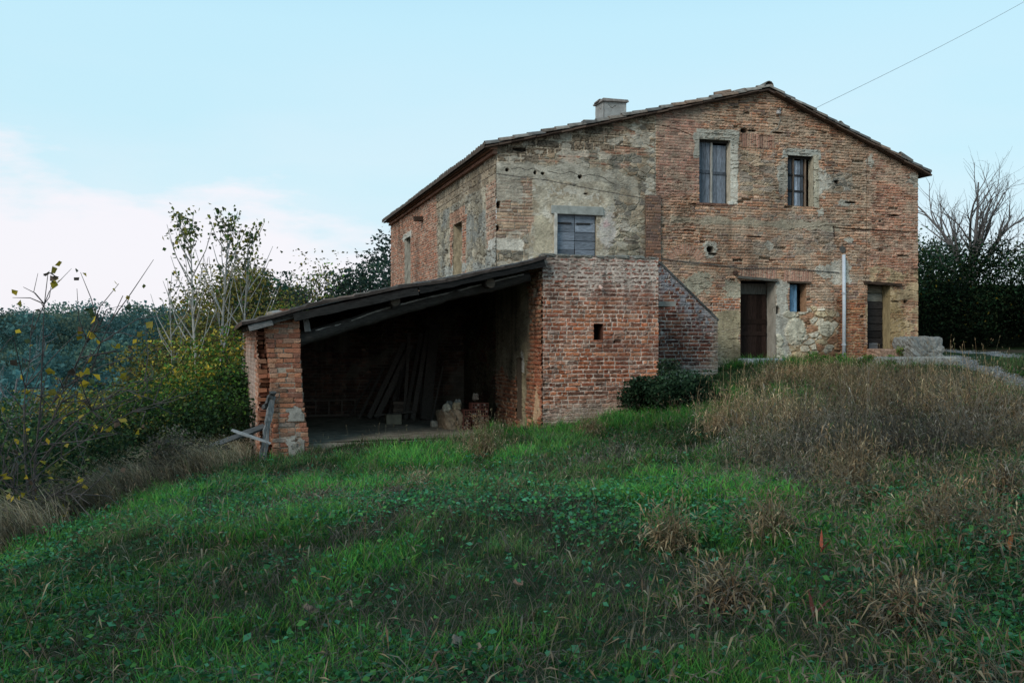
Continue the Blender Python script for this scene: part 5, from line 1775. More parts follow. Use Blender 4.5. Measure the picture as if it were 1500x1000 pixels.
for p in ((.24, 0, 2.77), (.22, 0, 2.72), (.26, 0, 2.66)):
    for k in range(3):
        LP.append(np.array(p) + RNG.normal(size=3) * .03)
LP = np.array(LP)
leaves(mb, LP, .085, pick([(.42, .30, .03), (.36, .26, .03), (.26, .2, .04), (.08, .1, .04), (.10, .07, .05), (.06, .08, .05)], len(LP)), 0, .85, .3)
mb.build('crown', M_LEAF, t)

# second thin pale stem at the left edge
x0, y0 = at(22, 15), 15.0
z0 = float(height(x0, y0))
t = tree_thing('pale_sapling', (x0, y0, z0), 'pale slim leafless trunk standing behind the bare many-stemmed sapling', 'tree')
mb = MB()
wood(mb, grow((0, 0, -.1), (.05, 0, 1), 2.3, .045, 2, .55, 7, None, 8, .2, .09, .42), (.19, .18, .175))
mb.build('trunk', M_BARK, t)

# ------------------------------------------------------------------ right side: hedge, bare tree, far trees
def hedge(name, x0, x1, yc, depth, h0, h1, n, size, cols, label):
    xm = (x0 + x1) / 2
    zb = float(height(xm, yc))
    t = tree_thing(name, (xm, yc, zb), label, 'hedge')
    cl = 170
    cxs = RNG.uniform(x0, x1, cl)
    hh = (h0 + (h1 - h0) * (cxs - x0) / (x1 - x0)) * (.86 + .3 * fbm(cxs * .9, cxs * 0, 3, 71))
    cz = RNG.uniform(.1, 1.0, cl) ** .8 * hh
    cy = yc - depth * .5 * np.sqrt(np.clip(1 - (cz / hh * .8) ** 2, .1, 1)) + RNG.uniform(-.1, .8, cl)
    cb = RNG.uniform(.3, 1.0, cl) + 1.3 * (RNG.random(cl) < .3)
    i = RNG.choice(cl, n)
    P = np.stack([cxs[i], cy[i], cz[i] + zb], -1) + RNG.normal(size=(n, 3)) * np.array([.42, .35, .33])
    zz = np.clip((P[:, 2] - zb) / hh[i], 0, 1.2)
    P[:, 2] = np.maximum(P[:, 2], zb + .02)
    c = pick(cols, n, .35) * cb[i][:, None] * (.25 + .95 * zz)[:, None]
    m = RNG.random(n) < .012
    c[m] = pick(YEL, int(m.sum())) * .5
    mb = MB()
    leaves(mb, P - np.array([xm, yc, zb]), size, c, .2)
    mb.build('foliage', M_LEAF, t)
    mb = MB()
    for k in range(26):
        xx = RNG.uniform(x0, x1) - xm
        mb.tube([(xx, RNG.uniform(0, .5), -.2), (xx + RNG.normal() * .2, RNG.uniform(-.2, .4), 1.2), (xx + RNG.normal() * .4, RNG.uniform(-.2, .4), 2.3)], [.05, .035, .012], 5, (.05, .045, .04), False)
    mb.build('stems', M_BARK, t)
    # dense heart so that no sky shows through
    mb = MB()
    mb.rock((x0 - xm - .1, -depth * .1, -.3), (x1 - xm, depth * .5, h0 * .72), (.008, .013, .008), 5, 40, .14, 4)
    mb.build('inner_twigs', M_SOIL, t)


hedge('hedge', 13.0, 25.5, 34.5, 3.0, 2.95, 3.6, 60000, .10, [(.012, .030, .013), (.016, .038, .015), (.010, .024, .012), (.024, .034, .014)], 'tall dark evergreen hedge across the track right of the farmhouse')
round_tree('leafy_tree', at(1365, 52), 52, 6.4, 5.2, 2.2, 1.4, [(.035, .06, .045), (.03, .05, .04), (.05, .07, .05)], 4500, .16, 'blue-green tree top between the farmhouse corner and the hedge', 'tree', clumps=36)

x0, y0 = at(1418, 40), 40.0
z0 = float(height(x0, y0))
t = tree_thing('bare_tree', (x0, y0, z0), 'leafless tree with many upright branches behind the hedge', 'tree')
sk = [(np.array([[0, 0, -.2], [.02, 0, 1.5], [0, 0, 3.0]]), np.array([.22, .19, .16]), 3)]
for a_, ln, tilt, r_ in ((10, 4.7, -.02, .08), (11, 4.5, .12, .07), (12, 4.0, -.3, .06), (13, 4.2, .2, .06), (0, 4.6, -.10, .085), (1, 4.9, .02, .09), (2, 4.4, .28, .075), (3, 4.2, .62, .075), (4, 3.6, -.42, .065), (5, 3.9, .9, .07), (6, 3.1, -.75, .05), (7, 3.8, .42, .06), (8, 3.4, -.22, .05), (9, 3.3, 1.15, .055)):
    sk += grow((tilt * .1, RNG.uniform(-.08, .08), 2.3 + .3 * RNG.random()), (tilt * 1.25, RNG.uniform(-.45, .45), .95), ln * .84, r_ * 1.1, 2, .58, 6, None, 8, .22, .10, .44)
mb = MB()
wood(mb, sk, (.13, .115, .108), 6)
mb.build('trunk', M_BARK, t)

# dark bush against the stair
x0, y0 = 3.1, 18.7
bush('laurel_bush', x0, y0, 1.0, .7, 1.05, [(.016, .034, .016), (.022, .045, .02), (.03, .055, .028), (.012, .026, .014)], 12000, .066, 'dark green leafy bush at the foot of the stair parapet', 'bush', clumps=24, stems=14, top=[(.09, .12, .09), (.05, .08, .04)], hollow=.30)
x0, y0 = W(8.05, -.35)
bush('weed_bush', x0, y0, .5, .28, .36, GRN, 1600, .05, 'small green weed at the wall left of the white pipe', 'bush', clumps=14, stems=4)
x0, y0 = W(9.05, -1.0)
bush('weed_bush', x0, y0, .7, .35, .32, GRN, 2200, .05, 'green weeds at the wall just right of the white pipe', 'bush', clumps=16, stems=4)
x0, y0 = W(10.25, -.42)
bush('weed_bush', x0, y0, .22, .2, .5, GRN + OLV, 700, .04, 'thin weed growing between the right door and the stone block', 'bush', clumps=9, stems=4)

# ------------------------------------------------------------------ gravel track
def ribbon(pts, w, n=120):
    pts = np.array(pts, float)
    d = np.concatenate([[0], np.cumsum(np.hypot(*np.diff(pts, axis=0).T))])
    s = np.linspace(0, d[-1], n)
    return np.stack([np.interp(s, d, pts[:, 0]), np.interp(s, d, pts[:, 1])], -1)


def smooth_line(pts, n=160):
    P = ribbon(pts, 0, n)
    k = np.ones(21) / 21
    for q in range(2):
        Pp = np.pad(P, ((10, 10), (0, 0)), mode='edge')
        P = np.stack([np.convolve(Pp[:, 0], k, 'valid'), np.convolve(Pp[:, 1], k, 'valid')], -1)
    return P


RUTS = [smooth_line([(8.3, 8), (8.7, 13), (9.3, 17), (10.4, 21.5), (11.9, 26.5), (12.6, 30), (12.2, 36)]), smooth_line([(11.2, 8), (11.5, 14), (12.2, 19), (13.2, 24), (14.3, 28), (14.6, 31), (14.0, 36)])]
mb = MB()
for k, Cn in enumerate(RUTS):
    T = np.gradient(Cn, axis=0)
    T /= np.linalg.norm(T, axis=1)[:, None]
    Nn = np.stack([T[:, 1], -T[:, 0]], -1)
    a = np.linspace(-1, 1, 13)
    half = .34 + .16 * (fbm(np.arange(len(Cn)) * .3, np.zeros(len(Cn)) + k, 3, 6) - .5) * 2
    XY = Cn[:, None, :] + Nn[:, None, :] * (a[None, :, None] * half[:, None, None])
    z = height(XY[..., 0], XY[..., 1]) + .012 - .02 * np.abs(a)[None, :] ** 4
    c = rgb(.15, .15, .145) * (.55 + .9 * fbm(XY[..., 0] * 5, XY[..., 1] * 5, 4, 14))[..., None]
    mb.grid(np.concatenate([XY, z[..., None]], -1), c)
    n = 5000
    i = RNG.integers(0, len(Cn), n)
    off = RNG.uniform(-1, 1, n) * (half[i] * 1.05)
    q = Cn[i] + Nn[i] * off[:, None] + RNG.normal(size=(n, 2)) * .08
    s_ = RNG.uniform(.008, .024, n)
    zz = height(q[:, 0], q[:, 1])
    base = np.array([[1, 0, 0], [-.5, .87, 0], [-.5, -.87, 0], [0, 0, 1.0]])
    V = np.stack([q[:, 0], q[:, 1], zz + .012], -1)[:, None, :] + base[None] * s_[:, None, None]
    V = V.reshape(-1, 3)
    tb = np.array([[0, 1, 3], [1, 2, 3], [2, 0, 3]])
    Tt = (np.arange(n)[:, None, None] * 4 + tb[None]).reshape(-1, 3)
    mb.add(V, None, Tt, np.repeat(pick([(.22, .215, .21), (.15, .148, .145), (.30, .29, .28)], n), 4, 0))
o = mb.build('gravel_track', M_GRAVEL)
props(o, kind='structure')


def rut_dist(X, Y):
    d = np.full(X.shape, 99.0)
    for Cn in RUTS:
        for i in range(0, len(Cn), 3):
            d = np.minimum(d, np.hypot(X - Cn[i, 0], Y - Cn[i, 1]))
    return d


# ------------------------------------------------------------------ grass and weeds
def inside(X, Y):
    """true where a building, stone or the shed floor stands"""
    u, y = HL(X, Y)
    hb = (u > -.02) & (u < 11.1) & (y > -.05) & (y < 14.4)
    sb = (u > -5.3) & (u < 0.03) & (y > -2.95 + .18 * (vn(X * 4, Y * 4, 5) - .5)) & (y < 3.2)
    bb = (u > 0) & (u < 2.4) & (y > PJ - .03) & (y < 0)
    st = (u > 2.3) & (u < 4.8) & (y > SP - .03) & (y < 0)
    sb2 = (u > 8.9) & (u < 11.5) & (y > -1.15) & (y < 0)
    pr = (u > -5.1) & (u < -4.3) & (y > PJ - .03) & (y < PJ + .5)
    return hb | sb | bb | st | sb2 | pr


def poly_in(X, Y, poly):
    c = np.zeros(X.shape, bool)
    n = len(poly)
    j = n - 1
    for i in range(n):
        xi, yi = poly[i]
        xj, yj = poly[j]
        k = ((yi > Y) != (yj > Y)) & (X < (xj - xi) * (Y - yi) / (yj - yi + 1e-12) + xi)
        c ^= k
        j = i
    return c


WEED = [(2.3, 11.2), (3.2, 9.4), (4.6, 9.6), (5.3, 11.2), (7.0, 12.5), (7.8, 16.0), (7.8, 19.0), (7.4, 22.2), (6.8, 22.8), (6.0, 22.6), (5.0, 21.5), (5.1, 19.5), (3.6, 17.6), (3.4, 15.0), (2.4, 13.5)]


def weed_mask(X, Y):
    wx = X + 2.2 * (fbm(X * .6, Y * .6, 4, 401, .62) - .5) + .25 * RNG.normal(size=X.shape)
    wy = Y + 3.2 * (fbm(X * .6, Y * .6, 3, 402) - .5)
    return poly_in(wx, wy, WEED)


def sample(n, y0=3.2, y1=26.0, slope=.56, pad=1.6, bias=1.0):
    """ground points, denser towards the viewer's side of the field"""
    k = int(n * 1.0)
    u = RNG.random(k)
    Y = y0 + (y1 - y0) * u ** bias
    X = (RNG.random(k) * 2 - 1) * (slope * Y + pad)
    return X, Y


def blades(mb, X, Y, Z, h, w, lean, cb, ct, bend=.5, az=None):
    n = len(X)
    az = RNG.uniform(0, 2 * pi, n) if az is None else az
    d = np.stack([np.cos(az), np.sin(az), np.zeros(n)], -1)
    fa = RNG.uniform(0, 2 * pi, n)
    s = np.stack([np.cos(fa), np.sin(fa), np.zeros(n)], -1) * (w / 2)[:, None]
    b = np.stack([X, Y, Z - .01], -1)
    m = b + d * (h * lean * .35)[:, None] + np.array([0, 0, 1.0]) * (h * .55)[:, None]
    tp = b + d * (h * lean * (1 + bend * .3))[:, None] + np.array([0, 0, 1.0]) * (h * np.sqrt(np.clip(1 - .45 * lean ** 2, .15, 1)))[:, None]
    v = np.stack([b - s, b + s, m + s * .8, m - s * .8, tp], 1).reshape(-1, 3)
    i = np.arange(n)[:, None] * 5
    q = i + np.array([[0, 1, 2, 3]])
    t = i + np.array([[3, 2, 4]])
    c = np.stack([cb, cb, (cb + ct) / 2, (cb + ct) / 2, ct], 1).reshape(-1, 3)
    mb.add(v, q, t, c)


def lush(X, Y):
    n = fbm(X * .55, Y * .55, 4, 501, .55)
    l = ss(.36, .58, n)
    l = np.clip(l + .55 * ss(1.5, -1.5, X) * ss(9, 5.5, Y), 0, 1)
    l = l * (1 - .75 * ss(1.5, 4.0, X - .12 * Y + .8 * (n - .5)) * ss(11, 6, Y))       # scrubby at lower right
    return l


# green lawn
X, Y = sample(560000, 3.3, 26, .56, 1.8, 1.25)
ok = ~inside(X, Y) & (X > -4.6 + .8 * (fbm(X * .5 + 3, Y * .8, 3, 8) - .5) * 2) & (rut_dist(X, Y) > .42) & ~((weed_mask(X, Y)) & (RNG.random(len(X)) < .45))
ok &= RNG.random(len(X)) < (.58 + .42 * lush(X, Y))
X, Y = X[ok], Y[ok]
L_ = lush(X, Y)
n = len(X)
Z = height(X, Y)
tuft = fbm(X * 2.6, Y * 2.6, 3, 502)
hh = (.05 + .135 * ss(.36, .7, tuft)) * RNG.uniform(.5, 1.4, n) * (.62 + .38 * ss(5, 11, Y)) * (.8 + .3 * L_) * (1 + .25 * ss(10, 20, Y))
ww = RNG.uniform(.0035, .0065, n) * (1 + .07 * np.clip(Y - 5, 0, 20))
g1 = 1.15 * pick([(.034, .138, .022), (.043, .165, .025), (.026, .11, .025), (.07, .18, .027), (.024, .085, .027), (.09, .155, .03)], n, .4)
g2 = pick([(.030, .095, .026), (.045, .10, .028), (.075, .10, .035), (.10, .095, .05)], n, .4)
ct = lerp(g2, g1, L_)
big = fbm(X * .35 + 7, Y * .35, 3, 504)
ct = 1.32 * ct * (.55 + .85 * ss(.3, .7, big))[:, None] * (.5 + 1.0 * ss(.36, .62, tuft))[:, None]
m = RNG.random(n) < .09 * (1.4 - L_)
ct[m] = pick([(.20, .16, .09), (.14, .11, .07), (.25, .21, .13)], int(m.sum()))
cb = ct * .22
mb = MB()
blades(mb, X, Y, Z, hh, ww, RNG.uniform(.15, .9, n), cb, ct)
o = mb.build('lawn_grass', M_GRASS)
props(o, 'lush short green grass covering the meadow in front of the shed', 'grass', kind='stuff')

# broad-leaved ground cover
X, Y = sample(170000, 3.3, 17, .56, 1.5, 1.5)
nb = fbm(X * .8 + 30, Y * .8, 4, 511, .6)
ok = ~inside(X, Y) & (X > -4.6) & ~weed_mask(X, Y) & (RNG.random(len(X)) < (ss(.42, .56, nb) * ss(18, 9, Y) + .10) * (1 - .55 * ss(1.0, -1.5, X) * ss(10, 6, Y)))
X, Y = X[ok], Y[ok]
n = len(X)
P = np.stack([X, Y, height(X, Y) + RNG.uniform(.02, .15, n) * (.6 + .8 * fbm(X * 3, Y * 3, 2, 6))], -1)
hz = RNG.random(n)
c = 1.2 * pick([(.024, .10, .036), (.034, .13, .042), (.016, .066, .03), (.045, .15, .08), (.05, .14, .035)], n, .45) * (.6 + .7 * ss(.3, .7, fbm(X * .35 + 7, Y * .35, 3, 504)))[:, None]
mb = MB()
leaves(mb, P, RNG.uniform(.018, .048, n), c, .6, .72)
o = mb.build('clover_cover', M_LEAF)
props(o, 'broad-leaved clover and herbs growing among the grass in the foreground', 'ground cover', kind='stuff')

# dry weeds with nodding heads
def foxtails(mb, X, Y, Z, h, cols, headc, arch=.5, head=True, w=.004, hw=.011, az=None, leafy=2, hl=.075):
    n = len(X)
    az = RNG.uniform(0, 2 * pi, n) if az is None else az
    d = np.stack([np.cos(az), np.sin(az), np.zeros(n)], -1)
    fa = az + pi / 2 + RNG.normal(size=n) * .5
    s = np.stack([np.cos(fa), np.sin(fa), np.zeros(n)], -1)
    arc = RNG.uniform(.1, 1.0, n) * arch
    base = np.stack([X, Y, Z - .02], -1)
    pts = []
    for t_ in (0, .4, .75, 1.0):
        pts.append(base + d * (h * arc * t_ ** 2.2 * .8)[:, None] + np.array([0, 0, 1.0]) * (h * (t_ - arc * .35 * t_ ** 3))[:, None])
    ws = [w, w * .8, w * .6, w * .5]
    v = np.concatenate([np.stack([p - s * q / 2, p + s * q / 2], 1) for p, q in zip(pts, ws)], 1).reshape(-1, 3)
    i = np.arange(n)[:, None, None] * 8
    q = (i + np.array([[0, 1, 3, 2], [2, 3, 5, 4], [4, 5, 7, 6]])[None]).reshape(-1, 4)
    c = np.stack([cols * .5, cols * .5, cols * .8, cols * .8, cols, cols, cols, cols], 1).reshape(-1, 3)
    mb.add(v, q, None, c)
    if head:
        p0 = pts[3]
        dd = pts[3] - pts[2]
        dd /= np.linalg.norm(dd, axis=1)[:, None] + 1e-9
        dr = np.array([0, 0, -1.0]) * arc[:, None] * .5
        L = (RNG.uniform(.7, 1.3, n) * hl)[:, None]
        p1 = p0 + (dd + dr * .4) * L * .5
        p2 = p1 + (dd + dr * 1.2) * L * .5
        up = np.cross(dd, s)
        V = []
        for ax in (s, up):
            V += [p0, p1 + ax * hw / 2, p2, p1 - ax * hw / 2]
        V = np.stack(V, 1).reshape(-1, 3)
        i = np.arange(n)[:, None, None] * 8
        q = (i + np.array([[0, 1, 2, 3], [4, 5, 6, 7]])[None]).reshape(-1, 4)
        mb.add(V, q, None, np.repeat(headc, 8, 0))
    for k in range(leafy):
        t_ = RNG.uniform(.25, .8, n)
        p = base + d * (h * arc * t_ ** 2.2 * .8)[:, None] + np.array([0, 0, 1.0]) * (h * (t_ - arc * .35 * t_ ** 3))[:, None]
        a = RNG.uniform(0, 2 * pi, n)
        o_ = np.stack([np.cos(a), np.sin(a), RNG.uniform(-.5, .9, n)], -1)
        Lf = (RNG.uniform(.06, .17, n))[:, None]
        sd = np.stack([-np.sin(a), np.cos(a), np.zeros(n)], -1) * .006
        e_ = p + o_ * Lf - np.array([0, 0, .25]) * Lf
        mid_ = p + o_ * Lf * .5 + np.array([0, 0, .08]) * Lf
        V = np.stack([p, mid_ - sd, e_, mid_ + sd], 1).reshape(-1, 3)
        q = np.arange(n * 4).reshape(n, 4)
        mb.add(V, q, None, np.repeat(cols * RNG.uniform(.7, 1.3, (n, 1)), 4, 0))


RUST = [(.27, .165, .085), (.21, .125, .065), (.32, .215, .12), (.40, .30, .175), (.14, .09, .052)]
GREYW = [(.18, .15, .115), (.14, .112, .085), (.23, .195, .15), (.15, .125, .09)]
TAN = [(.28, .21, .12), (.34, .26, .15), (.22, .16, .09), (.40, .33, .21)]
X = RNG.uniform(1.5, 11.5, 110000)
Y = RNG.uniform(8.5, 25, 110000)
ok = weed_mask(X, Y) & ~inside(X, Y) & (rut_dist(X, Y) > .5)
dens = .5 * fbm(X * 1.6, Y * 1.6, 4, 520, .62) + .5 * fbm(X * .62, Y * .62, 3, 525)
ok &= RNG.random(len(X)) < (.02 + .62 * ss(.475, .56, dens))
X, Y = X[ok], Y[ok]
n = len(X)
gsel = ss(.45, .6, fbm(X * .45 + 3, Y * .45, 3, 521) + .12 * ss(5.5, 8, X) - .05)
cols = np.where((RNG.random(n) < gsel)[:, None], pick(GREYW, n), pick(RUST, n)) * (.45 + 1.1 * ss(.35, .65, fbm(X * 1.9 + 50, Y * 1.9, 3, 526)))[:, None]
lg = RNG.random(n) < .10
cols[lg] = pick([(.06, .10, .03), (.09, .12, .04)], int(lg.sum()))
h = np.where(RNG.random(n) < .16, RNG.uniform(.5, .9, n), RNG.uniform(.12, .56, n)) * (.35 + 1.0 * ss(.44, .60, dens[ok])) * (1 - .45 * ss(14, 22, Y))
mb = MB()
foxtails(mb, X, Y, height(X, Y), h, cols, lerp(cols, pick(TAN, n), RNG.random(n) ** 1.3), .8, True, .004, .009, None, 3, .05)
o = mb.build('dry_weeds', M_GRASS)
props(o, 'reddish brown dried weeds filling the bank before the farmhouse doors', 'weeds', kind='stuff')

# arching grey-green foxtails at right and thin scatter over the meadow
mb = MB()
X, Y = sample(70000, 3.4, 20, .56, 1.5, 1.3)
sc = fbm(X * .9, Y * .9, 4, 530, .6)
right = ss(.4, 2.6, X - .1 * Y)
ok = ~inside(X, Y) & (X > -4.6) & (RNG.random(len(X)) < .02 + .10 * ss(.5, .62, sc) + .95 * right * ss(.40, .55, sc)) & (rut_dist(X, Y) > .5)
X, Y = X[ok], Y[ok]
n = len(X)
cols = pick([(.11, .11, .07), (.17, .145, .095), (.10, .09, .065), (.24, .19, .115), (.17, .105, .06)], n)
foxtails(mb, X, Y, height(X, Y), RNG.uniform(.12, .52, n), cols, lerp(cols, pick(TAN + GREYW, n), np.full(n, .6)), 1.0, True, .003, .0085, None, 1, .065)
# matted straw lying in the grass
X, Y = sample(60000, 3.4, 17, .56, 1.5, 1.2)
sc = fbm(X * .75 + 11, Y * .75 + 3, 4, 531, .6)
ok = ~inside(X, Y) & (X > -4.8) & (RNG.random(len(X)) < .75 * ss(.50, .62, sc + .12 * ss(.5, 3, X - .12 * Y)))
X, Y = X[ok], Y[ok]
n = len(X)
c = pick([(.15, .125, .10), (.11, .095, .08), (.20, .165, .115), (.085, .07, .06)], n)
blades(mb, X, Y, height(X, Y) + .02, RNG.uniform(.10, .24, n), RNG.uniform(.003, .005, n), RNG.uniform(.7, 1.6, n), c * .5, c)
o = mb.build('foxtail_grass', M_GRASS)
props(o, 'thin arching foxtail stems and matted straw scattered through the meadow', 'grass', kind='stuff')

# dead blond grass on the left bank
mb = MB()
X = RNG.uniform(-9.0, -3.6, 130000)
Y = RNG.uniform(5.5, 19.5, 130000)
sc = fbm(X * .8, Y * .8, 4, 540, .6)
edge = X + 5.2
ok = ~inside(X, Y) & (RNG.random(len(X)) < ss(1.0, .1, edge) * ss(-3.6, -2.0, edge) * ss(.30, .48, sc))
X, Y = X[ok], Y[ok]
n = len(X)
c = pick([(.26, .225, .165), (.20, .17, .13), (.32, .28, .21), (.14, .12, .09), (.10, .11, .055)], n) * (.6 + 1.9 * ss(.38, .62, sc[ok]))[:, None] * np.array([1.05, .97, .85])
az = RNG.normal(size=n) * .9 + 3.6
blades(mb, X, Y, height(X, Y), RNG.uniform(.22, .62, n), RNG.uniform(.005, .008, n), RNG.uniform(.5, 1.4, n), c * .3, c, .8, az)
o = mb.build('dead_grass', M_GRASS)
props(o, 'dead blond grass hanging over the bank at the left of the meadow', 'grass', kind='stuff')


# clumps one can count
def clump(px, py, zg, r, h, n, cols, label, arch=.8, headk=.6):
    Yc = 1458 * (1.6 - zg) / (py - 500)
    Xc = at(px, Yc)
    zc = float(height(Xc, Yc))
    n = int(n * .62)
    a, rr = RNG.uniform(0, 2 * pi, n), r * np.clip(np.abs(RNG.normal(size=n)), 0, 1.8) * .75
    sx_ = RNG.uniform(.7, 1.6)
    X, Y = rr * np.cos(a) * sx_, rr * np.sin(a)
    c = pick(cols, n, .5)
    mb = MB()
    az = RNG.uniform(0, 2 * pi, n)
    foxtails(mb, X, Y, height(X + Xc, Y + Yc) - zc, h * RNG.uniform(.3, 1.1, n) * (1 - .3 * np.clip(rr / r - .6, 0, 1)), c, lerp(c, pick(TAN, n), headk * RNG.random(n)), arch * .8, True, .003, .008, az, 3, .055)
    o = mb.build('dry_grass_clump', M_GRASS)
    o.location = (Xc, Yc, zc)
    props(o, label, 'grass clump', 'dry grass clumps in the meadow')


CLC = RUST + TAN[:3]
clump(712, 668, -.08, .24, .72, 380, CLC + TAN, 'tall blond grass clump before the rubble heap at the shed opening')
clump(862, 640, .05, .25, .5, 320, CLC, 'dry grass clump at the foot of the brick landing wall')
clump(1380, 712, .55, .34, .45, 420, CLC, 'rusty foxtail clump at the right between weeds and foreground')
clump(1128, 770, .3, .20, .36, 240, CLC + TAN, 'blond and rusty clump in the green grass below the dry weeds')
clump(985, 800, .2, .20, .40, 200, CLC + TAN, 'reddish blond tuft in the middle of the foreground')
clump(1065, 900, .12, .22, .32, 260, GREYW + RUST, 'grey brown dried tuft low in the foreground right of centre')
clump(1330, 905, .2, .24, .34, 220, CLC + GREYW, 'brown dry tuft in the dark lower right corner area')
clump(1250, 690, .42, .36, .60, 460, CLC, 'dense upright rusty clump at the near edge of the dry weeds')
clump(1470, 690, .55, .34, .50, 360, GREYW + RUST, 'grey foxtail clump at the right picture edge')
clump(620, 720, -.05, .22, .28, 160, CLC + TAN, 'thin tan tuft in the green grass left of centre')
clump(580, 740, -.05, .22, .20, 190, GREYW, 'small grey dry tuft left of the thin tan tuft')
clump(465, 778, -.1, .35, .26, 380, GREYW + TAN[:1], 'pale flattened grass tuft left of centre in the meadow')
clump(900, 680, .1, .5, .34, 460, GREYW + [(.06, .08, .045)], 'grey matted weed patch below the dark bush')
clump(1160, 700, .35, .5, .36, 560, GREYW, 'soft grey seed-head patch in front of the rusty weeds')

# red and yellow dock leaves standing in the meadow
for px, py, zg, c, lab in ((1203, 800, .3, (.30, .07, .04), 'red upright dock leaf in the right foreground'), (1272, 795, .35, (.32, .22, .10), 'tan upright dock leaf right of the red one'),
                           (1192, 905, .2, (.12, .04, .03), 'dark red dried dock stalk in the lower right foreground'), (1310, 835, .3, (.22, .08, .04), 'rust red dock leaf further right in the foreground'), (1478, 760, .5, (.26, .10, .04), 'orange red dock leaf at the right edge')):
    Yc = 1458 * (1.6 - zg) / (py - 500)
    Xc = at(px, Yc)
    zc = float(height(Xc, Yc))
    mb = MB()
    for k in range(3):
        a = RNG.uniform(0, 2 * pi); L = RNG.uniform(.07, .14); w_ = .011
        d = np.array([cos(a) * .5, sin(a) * .5, 1.0])
        s = np.array([-sin(a), cos(a), 0]) * w_
        P_ = [d * L * q + np.array([cos(a), sin(a), 0]) * .05 * q * q for q in (0, .35, .7, 1)]
        v = np.array([P_[0] - s * .2, P_[0] + s * .2, P_[1] + s, P_[1] - s, P_[2] + s * .7, P_[2] - s * .7, P_[3]])
        mb.add(v, [(0, 1, 2, 3), (3, 2, 4, 5)], [(5, 4, 6)], np.array(c) * random.uniform(.8, 1.2))
    o = mb.build('dock_plant', M_LEAF)
    o.location = (Xc, Yc, zc + .06)
    props(o, lab, 'plant', 'dock leaves in the meadow')

# fallen leaves
for px, py, s_, c, lab in ((672, 972, .085, (.27, .22, .18), 'pale fallen leaf at the bottom centre, left of a smaller one'), (700, 980, .06, (.26, .20, .16), 'small brown fallen leaf at the bottom centre'),
                           (760, 895, .05, (.24, .17, .13), 'brown fallen leaf in the centre foreground'), (455, 913, .06, (.19, .15, .12), 'pale brown fallen leaf in the left foreground'), (640, 640, .06, (.3, .27, .2), 'curled pale leaf at the edge of the shed floor')):
    zg = 0.0 if py > 700 else -.15
    Yc = 1458 * (1.6 - zg - .08) / (py - 500)
    Xc = at(px, Yc)
    zc = float(height(Xc, Yc)) + .06
    mb = MB()
    A, B = np.meshgrid(np.linspace(-1, 1, 9), np.linspace(-1, 1, 7), indexing='ij')
    wd = np.sqrt(np.clip(1 - A ** 2, 0, 1)) * (.55 + .08 * np.cos(A * 9))
    mb.grid(np.stack([A * s_ * .75, B * wd * s_ * .75, .9 * s_ * B * B * wd + .35 * s_ * A * A + .10 * s_ * np.sin(B * 5 + A * 4)], -1), np.array(c) * (.8 + .4 * vn(A * 4, B * 4, int(px)))[..., None])
    o = mb.build('fallen_leaf', M_LEAF)
    o.location = (Xc, Yc, zc)
    o.rotation_euler = (random.uniform(.3, .8), random.uniform(-.3, .3), random.uniform(0, 6))
    props(o, lab, 'leaf', 'fallen leaves on the meadow')

# ------------------------------------------------------------------ sky, sun, camera
wd = bpy.data.worlds.new('World')
scene.world = wd
wd.use_nodes = True
nt = wd.node_tree
for n_ in list(nt.nodes):
    nt.nodes.remove(n_)
N, L = nt.nodes, nt.links
SUN_EL, SUN_AZ = radians(34), radians(215)         # behind the viewer's left shoulder, veiled
sky = N.new('ShaderNodeTexSky')
sky.sky_type = 'NISHITA'
sky.sun_disc = False
sky.sun_elevation = SUN_EL
sky.sun_rotation = SUN_AZ
sky.dust_density = 2.0
bg = N.new('ShaderNodeBackground')
bg.inputs['Strength'].default_value = 0.1
out = N.new('ShaderNodeOutputWorld')
tc = N.new('ShaderNodeTexCoord')
sep = N.new('ShaderNodeSeparateXYZ')
L.new(tc.outputs['Generated'], sep.inputs[0])
ramp = N.new('ShaderNodeValToRGB')                 # hazy evening sky by elevation
cr = ramp.color_ramp
cr.elements[0].position = 0.0
cr.elements[0].color = (.74, .76, .84, 1)
cr.elements[1].position = 1.0
cr.elements[1].color = (.20, .46, .68, 1)
for p, c in ((.06, (.66, .81, .89, 1)), (.15, (.56, .81, .90, 1)), (.30, (.52, .80, .92, 1)), (.5, (.30, .62, .84, 1))):
    e = cr.elements.new(p)
    e.color = c
L.new(sep.outputs['Z'], ramp.inputs[0])
mp = N.new('ShaderNodeMapping')
mp.inputs['Scale'].default_value = (1.0, 1.0, 3.4)
L.new(tc.outputs['Generated'], mp.inputs[0])
cn = N.new('ShaderNodeTexNoise')
cn.inputs['Scale'].default_value = 2.2
cn.inputs['Detail'].default_value = 7
cn.inputs['Roughness'].default_value = 0.52
L.new(mp.outputs[0], cn.inputs['Vector'])
cm = N.new('ShaderNodeMapRange')
cm.inputs['From Min'].default_value = .40
cm.inputs['From Max'].default_value = .60
L.new(cn.outputs['Fac'], cm.inputs['Value'])
low = N.new('ShaderNodeMapRange')
low.inputs['From Min'].default_value = .30
low.inputs['From Max'].default_value = .04
L.new(sep.outputs['Z'], low.inputs['Value'])
mu = N.new('ShaderNodeMath')
mu.operation = 'MULTIPLY'
L.new(cm.outputs[0], mu.inputs[0])
L.new(low.outputs[0], mu.inputs[1])
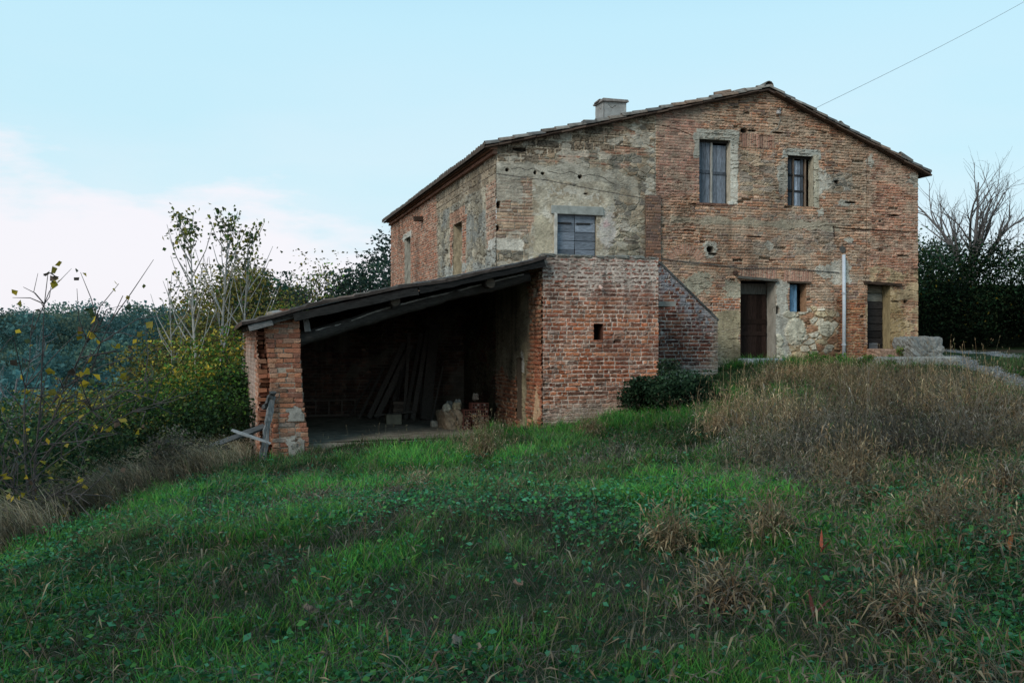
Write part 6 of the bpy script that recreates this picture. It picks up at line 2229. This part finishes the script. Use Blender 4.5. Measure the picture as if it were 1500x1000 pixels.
# low bank of evening cloud towards the left
bn = N.new('ShaderNodeTexNoise')
bn.inputs['Scale'].default_value = 5.0
bn.inputs['Detail'].default_value = 8
bn.inputs['Roughness'].default_value = .58
L.new(mp.outputs[0], bn.inputs['Vector'])
m1 = N.new('ShaderNodeMath'); m1.operation = 'MULTIPLY_ADD'          # z + noise * k + x * k
m1.inputs[1].default_value = .20
L.new(bn.outputs['Fac'], m1.inputs[0])
L.new(sep.outputs['Z'], m1.inputs[2])
m2 = N.new('ShaderNodeMath'); m2.operation = 'MULTIPLY_ADD'
m2.inputs[1].default_value = .11
L.new(sep.outputs['X'], m2.inputs[0])
L.new(m1.outputs[0], m2.inputs[2])
bk = N.new('ShaderNodeMapRange')
bk.interpolation_type = 'SMOOTHSTEP'
bk.inputs['From Min'].default_value = .222
bk.inputs['From Max'].default_value = .165
L.new(m2.outputs[0], bk.inputs['Value'])
m3 = N.new('ShaderNodeMath'); m3.operation = 'MAXIMUM'
L.new(bk.outputs[0], m3.inputs[0])
mh = N.new('ShaderNodeMath'); mh.operation = 'MULTIPLY'; mh.inputs[1].default_value = .42
L.new(mu.outputs[0], mh.inputs[0])
L.new(mh.outputs[0], m3.inputs[1])
mixc = N.new('ShaderNodeMixRGB')
mixc.inputs['Color2'].default_value = (.88, .86, .91, 1)
L.new(m3.outputs[0], mixc.inputs['Fac'])
L.new(ramp.outputs[0], mixc.inputs['Color1'])
sc_ = N.new('ShaderNodeVectorMath')
sc_.operation = 'SCALE'
sc_.inputs['Scale'].default_value = 11.5
L.new(mixc.outputs[0], sc_.inputs[0])
mix2 = N.new('ShaderNodeMixRGB')
mix2.inputs['Fac'].default_value = .88
L.new(sky.outputs[0], mix2.inputs['Color1'])
L.new(sc_.outputs[0], mix2.inputs['Color2'])
L.new(mix2.outputs[0], bg.inputs['Color'])
L.new(bg.outputs[0], out.inputs[0])

sl = bpy.data.lights.new('Sun', 'SUN')
sl.energy = 1.9
sl.angle = radians(22)
sl.color = (1.0, .93, .84)
so = bpy.data.objects.new('Sun', sl)
COL.objects.link(so)
# sun_rotation is measured from +Y towards +X
sd = np.array([sin(SUN_AZ) * cos(SUN_EL), cos(SUN_AZ) * cos(SUN_EL), sin(SUN_EL)])
from mathutils import Vector
so.rotation_euler = Vector(sd).to_track_quat('Z', 'Y').to_euler()
so.location = (-20, -20, 30)

cam = bpy.data.cameras.new('Camera')
cam.lens = 35.0
cam.sensor_width = 36.0
cam.clip_start = 0.05
cam.clip_end = 6000
co = bpy.data.objects.new('Camera', cam)
COL.objects.link(co)
co.location = (0, 0, 1.6)
co.rotation_euler = (radians(90), 0, 0)
scene.camera = co
scene.view_settings.view_transform = 'Standard'
scene.view_settings.look = 'None'
scene.view_settings.exposure = 0
scene.view_settings.gamma = 1
scene.render.engine = 'CYCLES'
scene.cycles.max_bounces = 6
scene.cycles.use_denoising = True
